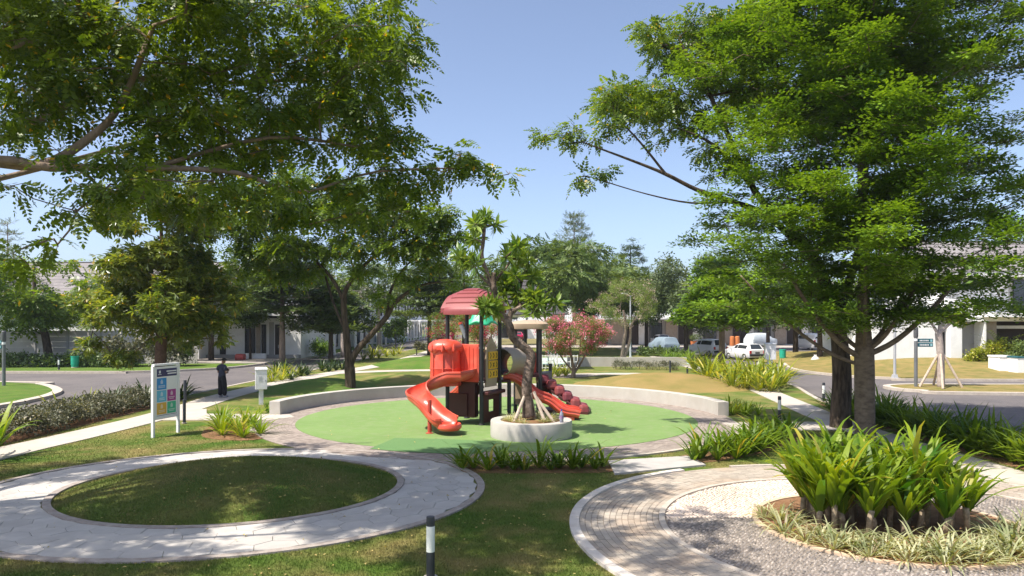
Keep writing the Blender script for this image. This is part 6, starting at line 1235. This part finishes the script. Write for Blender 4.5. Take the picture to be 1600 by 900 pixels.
def car(st, pm, label, loc, rz, name='car', group=None, covered=False):
    t = thing(name, label, name.split('_')[-1] if not covered else 'car', (0, 0, 0), group); R = []
    for y, hw, zb, zs, zr, rw in st: R.append([(-hw*.9, y, zb), (-hw*.985, y, zb+.12), (-hw, y, zb+(zs-zb)*.6), (-hw*.96, y, zs), (-rw*1.03, y, zs+(zr-zs)*.86), (-rw*.86, y, zr), (0, y, zr+.008), (rw*.86, y, zr), (rw*1.03, y, zs+(zr-zs)*.86), (hw*.96, y, zs), (hw, y, zb+(zs-zb)*.6), (hw*.985, y, zb+.12), (hw*.9, y, zb)])
    v = np.array(R).reshape(-1, 3); n = 13; f = [(i*n+j, i*n+(j+1) % n, (i+1)*n+(j+1) % n, (i+1)*n+j) for i in range(len(st)-1) for j in range(n)]+[tuple(range(n))[::-1], tuple((len(st)-1)*n+j for j in range(n))]
    o = MB().add(v*(np.array((1.05, 1.03, 1.05)) if covered else 1), f).build('cover' if covered else 'body', pm, t, world=False, smooth=True)
    if covered: 
        sk = MB(); 
        for k in range(26): a = k/26*2*PI; sk.tube([(.9*math.cos(a)*.98, 2.05*math.sin(a)*.97, .18), (.9*math.cos(a)*1.0, 2.05*math.sin(a)*1.0, .62)], [.05, .03], 5)
        sk.build('cover_fold', pm, t, world=False, smooth='all'); 
    else:
        P = np.array(R); up = [i for i in range(len(st)) if st[i][4]-st[i][3] > .25]; a, b = up[0], up[-1]
        def glass(nm, q, off): q = np.array(q); c = q.mean(0); q = c+(q-c)*.9; nrm = np.cross(q[1]-q[0], q[2]-q[0]); nrm /= np.linalg.norm(nrm)+1e-9; nrm = nrm if np.dot(nrm, off) > 0 else -nrm; k = len(q); MB().add(np.concatenate([q-nrm*.01, q+nrm*.022]), [tuple(range(k))[::-1], tuple(range(k, 2*k))]+[(i, (i+1) % k, k+(i+1) % k, k+i) for i in range(k)]).build(nm, m_cg, t, world=False)
        for s_, j3, j4 in ((-1, 3, 4), (1, 9, 8)):
            md = (a+b)//2
            for i0, i1 in ((a, md), (md, b)): 
                lo = [P[i][j3] for i in range(i0, i1+1)]; hi = [P[i][j4] for i in range(i1, i0-1, -1)]; q = [lo[0]*.9+hi[-1]*.1, lo[-1]*.9+hi[0]*.1, lo[-1]*.1+hi[0]*.9, lo[0]*.1+hi[-1]*.9]; glass('side_window', q, np.array((s_, 0, .3)))
        glass('windscreen', [P[a-1][5], P[a-1][7], P[a][7], P[a][5]], np.array((0, -1, 1))); glass('rear_window', [P[b+1][5] if b+1 < len(st) else P[b][4]*.5+P[b][3]*.5, P[b+1][7] if b+1 < len(st) else P[b][8]*.5+P[b][9]*.5, P[b][7], P[b][5]], np.array((0, 1, .6)))
        e, s0 = st[-1], st[0]
        for s_ in (-1, 1):
            MB().box((s_*e[1]*.86, e[0]-.03, e[3]-.14), (.2, .14, .26)).build('tail_lamp', m_red, t, world=False, bevel=.02); MB().box((s_*s0[1]*.82, s0[0]+.06, s0[3]-.02), (.3, .16, .14)).build('headlight', mat('lamp_glass', (.7, .7, .72), (.65, .65, .68), rough=.1, spec=.7), t, world=False, bevel=.02); MB().box((s_*(st[3][1]+.09), st[3][0]+.25, st[3][3]+.06), (.2, .1, .14)).build('mirror', pm, t, world=False, bevel=.03)
        MB().box((0, e[0]+.015, e[2]+.16), (1.5, .1, .2)).build('bumper', m_trim, t, world=False, bevel=.03); MB().box((0, e[0]+.03, e[3]-.2), (.44, .02, .13)).build('number_plate', m_plate, t, world=False); MB().box((0, s0[0]-.0, s0[2]+.08), (1.2, .1, .16)).build('grille', m_trim, t, world=False, bevel=.03)
    wy = (st[0][0]+.78, st[-1][0]-.72)
    for y in wy:
        for s_ in (-1, 1):
            x = s_*.76; w = MB().tube([(x-.1, y, .31), (x+.1, y, .31)], .31, 18).build('wheel', m_tyre, t, world=False, smooth=True); MB().tube([(x+s_*.09, y, .31), (x+s_*.112, y, .31)], [.2, .18], 12).build('rim', m_rim, w, world=False)
    t.location = loc; t.rotation_euler = (0, 0, rz); return t
# +Y of a car is its rear, so rz = pi shows the rear to the camera
car(MPV, paint('silver_white_paint', (.62, .62, .65)), 'silver-white minivan seen from behind in front of a row house', (*A(1032, 550, 95)[:2], -.11), PI+.03, 'minivan')
car(HATCH, paint('white_car_paint', (.70, .70, .70)), 'white hatchback nearest the yellow-green lilies with its rear to the camera', (20.5, 65.5, -.12), PI+.28, 'hatchback')
car(MPV, paint('white_car_paint', (.78, .78, .78)), 'white car parked just behind the nearest hatchback', (19.2, 73, -.12), PI+.35, 'car')
car(MPV, mat('blue_car_cover', (.20, .27, .34), (.24, .31, .38), scale=2, rough=.8), 'car under a dull blue cover left of the white cars', (15.9, 78, -.12), PI+.2, 'covered_car', covered=True)
m_cover = mat('silver_car_cover', (.50, .56, .60), (.58, .63, .67), scale=1.5, rough=.6, bump=.5, bscale=6)
car(MPV, m_cover, 'car under a silver cover in front of the right row houses', (32.5, 97, -.11), PI/2+.5, 'covered_car', covered=True); car(MPV, m_cover, 'car under a silver cover standing in the porch behind the other covered car', (33.5, 101.3, -.11), PI+.1, 'covered_car', covered=True)
car(VAN, paint('white_car_paint', (.78, .78, .78)), 'white van behind the verge trees with its rear to the camera', (35.3, 88, -.12), PI+.15, 'van')
car(HATCH, paint('pale_silver_paint', (.6, .62, .66)), 'silver hatchback behind the leaning trunk on the right verge', (37.2, 84.4, -.0), PI+.9, 'hatchback')
car(HATCH, paint('crimson_paint', (.5, .02, .10)), 'crimson car in front of the dark far garage', (1.1, 128, -.11), PI, 'car')
car(HATCH, paint('white_car_paint', (.78, .78, .78)), 'white car glimpsed between the tiered tree trunk and the right house', (35.8, 76, .6), PI-.6, 'car')
# things before the left houses and the row
x, y = A(612, 530, 104)[:2]; tag(car(MPV, MATS['blue_car_cover'], 'covered car under the white pergola of a left terrace house', (x, y, -.0), PI/2, 'covered_car', covered=True))
def pot(label, p, r, h, m, lm, seed):
    t = thing('potted_plant', label, 'potted plant', (*p, 0)); MB().lathe([(r*.7, 0), (r, h), (r*1.05, h), (r*.9, h-.03), (0, h-.05)], (*p, -.1), 12).build('pot', m, t, smooth=True); v, f = scatter(np.array([(p[0], p[1], h+.35, .4, .4, .4)]), 40, TUFT, seed, scale=(1.5, 2.2)); tag(MB().add(v, f).build('foliage', lm, t), kind='stuff')
mo = mat('terracotta', (.52, .18, .05), (.45, .15, .05), rough=.7)
for i, (px, c) in enumerate(((1083, 'first'), (1090, 'second'))): pot('orange pot with a plant, %s from the left by the porch of the row house' % c, A(px, 540, 99)[:2], .38, .7, mo, l_far, 3+i)
for i, px in enumerate((1144, 1152)): tag(MB().lathe([(.3, 0), (.34, .2), (.3, 1.2), (.2, 1.3), (0, 1.31)], (*A(px, 540, 101)[:2], -.1), 12).build('gas_barrel', mo, loc=(*A(px, 540, 101)[:2], -.1), smooth=True), ('left orange drum beside the dark porch', 'right orange drum beside the dark porch')[i], 'drum', 'orange drums at the porch')

# ------------------------------------------------------------------ the man with the phone
def skin(name, V, E, R, m, parent, sub=2, off=(0, 0, 0)):
    me = bpy.data.meshes.new(name); me.from_pydata([tuple(v) for v in V], E, []); o = bpy.data.objects.new(name, me); COL.objects.link(o); o.parent = parent; o.location = off
    me.materials.append(m); md = o.modifiers.new('skin', 'SKIN'); md.use_smooth_shade = True
    for i, r in enumerate(R): me.skin_vertices[0].data[i].radius = (r, r) if not isinstance(r, tuple) else r
    me.skin_vertices[0].data[0].use_root = True
    s_ = o.modifiers.new('sub', 'SUBSURF'); s_.levels = s_.render_levels = sub; return o
mx, my = G(347, 621, .02)
man_ = thing('person', 'person in dark T-shirt and wide black trousers looking down at a phone', 'person', (mx, my, .022), None, math.radians(62))
# local frame: the person faces +X, left is +Y
m_skin = mat('skin', (.26, .14, .09), (.29, .16, .105), scale=8, rough=.55); m_tee = mat('navy_cotton', (.030, .035, .060), (.042, .048, .075), scale=10, rough=.9); m_trou = mat('black_cotton', (.016, .016, .019), (.024, .024, .027), scale=10, rough=.95); m_hair = mat('black_hair', (.008, .007, .006), (.014, .012, .011), scale=30, rough=.6); m_shoe = mat('grey_shoe', (.30, .30, .32), (.2, .2, .22), scale=10, rough=.7)
V = [(0, 0, .93), (.0, 0, 1.08), (.01, 0, 1.24), (.0, 0, 1.38), (.01, 0, 1.45), (.035, 0, 1.50), (.0, .10, .90), (.015, .105, .50), (-.02, .11, .09), (.0, -.10, .90), (.045, -.11, .50), (.03, -.13, .09),
     (-.005, .12, 1.38), (-.02, .19, 1.33), (.0, .245, 1.08), (.17, .16, 1.06), (.25, .075, 1.12), (-.005, -.12, 1.38), (-.02, -.19, 1.33), (.0, -.245, 1.08), (.18, -.15, 1.08), (.26, -.055, 1.14), (.09, .11, .035), (.14, -.135, .035), (.07, 0, 1.56), (.075, 0, 1.66)]
E = [(0, 1), (1, 2), (2, 3), (3, 4), (4, 5), (0, 6), (6, 7), (7, 8), (0, 9), (9, 10), (10, 11), (3, 12), (12, 13), (13, 14), (14, 15), (15, 16), (3, 17), (17, 18), (18, 19), (19, 20), (20, 21), (8, 22), (11, 23), (5, 24), (24, 25)]
R = [(.08, .10), (.08, .10), (.08, .10), (.07, .09), .052, .05, .07, .055, .04, .07, .055, .04, .035, .04, .04, .035, .026, .035, .04, .04, .035, .026, .035, .035, .075, .07]
skin('body', V, E, R, m_skin, man_)
skin('shirt', [(0, 0, .80), (.0, 0, 1.06), (.01, 0, 1.24), (.0, 0, 1.37), (.0, 0, 1.43), (-.005, .155, 1.37), (-.02, .21, 1.29), (-.005, .235, 1.15), (-.005, -.155, 1.37), (-.02, -.21, 1.29), (-.005, -.235, 1.15)], [(0, 1), (1, 2), (2, 3), (3, 4), (3, 5), (5, 6), (6, 7), (3, 8), (8, 9), (9, 10)], [(.16, .205), (.14, .185), (.14, .175), (.115, .115), .075, .098, .095, .085, .098, .095, .085], m_tee, man_)
skin('trousers', [(0, 0, 1.06), (0, 0, .90), (.0, .095, .80), (.015, .105, .48), (-.015, .11, .07), (.0, -.095, .80), (.04, -.11, .48), (.025, -.13, .07)], [(0, 1), (1, 2), (2, 3), (3, 4), (1, 5), (5, 6), (6, 7)], [(.12, .15), (.135, .175), .125, .112, .105, .125, .112, .105], m_trou, man_)
head = MB(); rows, cols_ = 12, 16; v = []
for i in range(rows+1):
    ph = PI*i/rows
    for j in range(cols_):
        a = j*2*PI/cols_; x, y, z = math.sin(ph)*math.cos(a)*.098, math.sin(ph)*math.sin(a)*.075, math.cos(ph)*.118
        if z < -.02: y *= 1+z*2.2; x += .012*(-z/.1)
        v.append((x, y, z))
hp = Vector((.085, 0, 1.595)); Rm = Matrix.Rotation(.55, 3, 'Y')
hv_ = lambda P: np.array([Rm @ Vector(p) for p in P])+np.array(hp)
head.add(hv_(v), [(i*cols_+j, i*cols_+(j+1) % cols_, (i+1)*cols_+(j+1) % cols_, (i+1)*cols_+j) for i in range(rows) for j in range(cols_)]); ho = head.build('head', m_skin, man_, world=False, smooth='all')
def blobp(c, r, nm, m, par):
    w = MB(); vv = []; 
    for i in range(7):
        for j in range(10): ph, a = PI*i/6, j*2*PI/10; vv.append((c[0]+r[0]*math.sin(ph)*math.cos(a), c[1]+r[1]*math.sin(ph)*math.sin(a), c[2]+r[2]*math.cos(ph)))
    return w.add(hv_(vv), [(i*10+j, i*10+(j+1) % 10, (i+1)*10+(j+1) % 10, (i+1)*10+j) for i in range(6) for j in range(10)]).build(nm, m, par, world=False, smooth='all')
blobp((.102, 0, -.015), (.018, .014, .026), 'nose', m_skin, ho); blobp((.0, .076, 0), (.022, .01, .032), 'ear', m_skin, ho); blobp((.0, -.076, 0), (.022, .01, .032), 'ear', m_skin, ho); blobp((.088, 0, -.06), (.012, .026, .008), 'mouth', mat('lips', (.28, .11, .09), (.28, .11, .09)), ho)
for s_ in (-1, 1): blobp((.09, s_*.032, .018), (.008, .013, .008), 'eye', mat('eye_dark', (.02, .015, .012), (.02, .015, .012), rough=.2), ho)
blobp((-.018, 0, .032), (.096, .088, .102), 'hair', m_hair, man_); blobp((.035, 0, .085), (.07, .078, .045), 'hair_fringe', m_hair, man_)
for s_, w in ((1, (.25, .075, 1.12)), (-1, (.26, -.055, 1.14))):      # hands: palm, four bent fingers and a thumb round the phone
    V, E, R = [w, (w[0]+.045, w[1]-s_*.012, w[2]+.02), (w[0]+.075, w[1]-s_*.018, w[2]+.04)], [(0, 1), (1, 2)], [.025, (.034, .018), (.036, .016)]
    for k in range(4):
        b = len(V); dz = (k-1.5)*.017; L_ = (.034, .038, .036, .028)[k]
        V += [(w[0]+.085, w[1]-s_*.02, w[2]+.045+dz), (w[0]+.085+L_*.8, w[1]-s_*.032, w[2]+.055+dz), (w[0]+.085+L_*.9, w[1]-s_*.055, w[2]+.06+dz)]; E += [(2, b), (b, b+1), (b+1, b+2)]; R += [.010, .009, .008]
    b = len(V); V += [(w[0]+.05, w[1]-s_*.03, w[2]+.055), (w[0]+.08, w[1]-s_*.045, w[2]+.08)]; E += [(1, b), (b, b+1)]; R += [.012, .010]
    skin('hand', V, E, R, m_skin, man_, 1)
for p in ((.04, .11, 0), (.085, -.135, 0)): MB().lathe([(.045, 0), (.052, .02), (.05, .05), (.036, .085), (.0, .10)], p, 14, 2.5, .95).build('shoe', m_shoe, man_, world=False, smooth='all')
ph = thing('phone', 'small dark phone held in the hands of the person on the path', 'phone', (mx, my, .022), None, math.radians(62)); MB().box((.325, .008, 1.195), (.012, .075, .15), rot=Euler((0, -.5, 0))).build('case', m_black, ph, world=False, bevel=.004); MB().box((.3185, .008, 1.199), (.003, .066, .135), rot=Euler((0, -.5, 0))).build('screen', m_glass, ph, world=False)

# ------------------------------------------------------------------ the air: a thin even haze
hm = bpy.data.materials.new('haze'); hm.use_nodes = True; hn = hm.node_tree; hn.nodes.clear()
ho_ = hn.nodes.new('ShaderNodeOutputMaterial'); hv = hn.nodes.new('ShaderNodeVolumePrincipled'); hv.inputs['Density'].default_value = .0003; hv.inputs['Color'].default_value = (.80, .88, 1, 1); hv.inputs['Anisotropy'].default_value = .3
hn.links.new(hv.outputs[0], ho_.inputs['Volume'])
tag(MB().span((-320, -80, -1.7), (320, 330, 21)).build('haze', hm), kind='stuff')
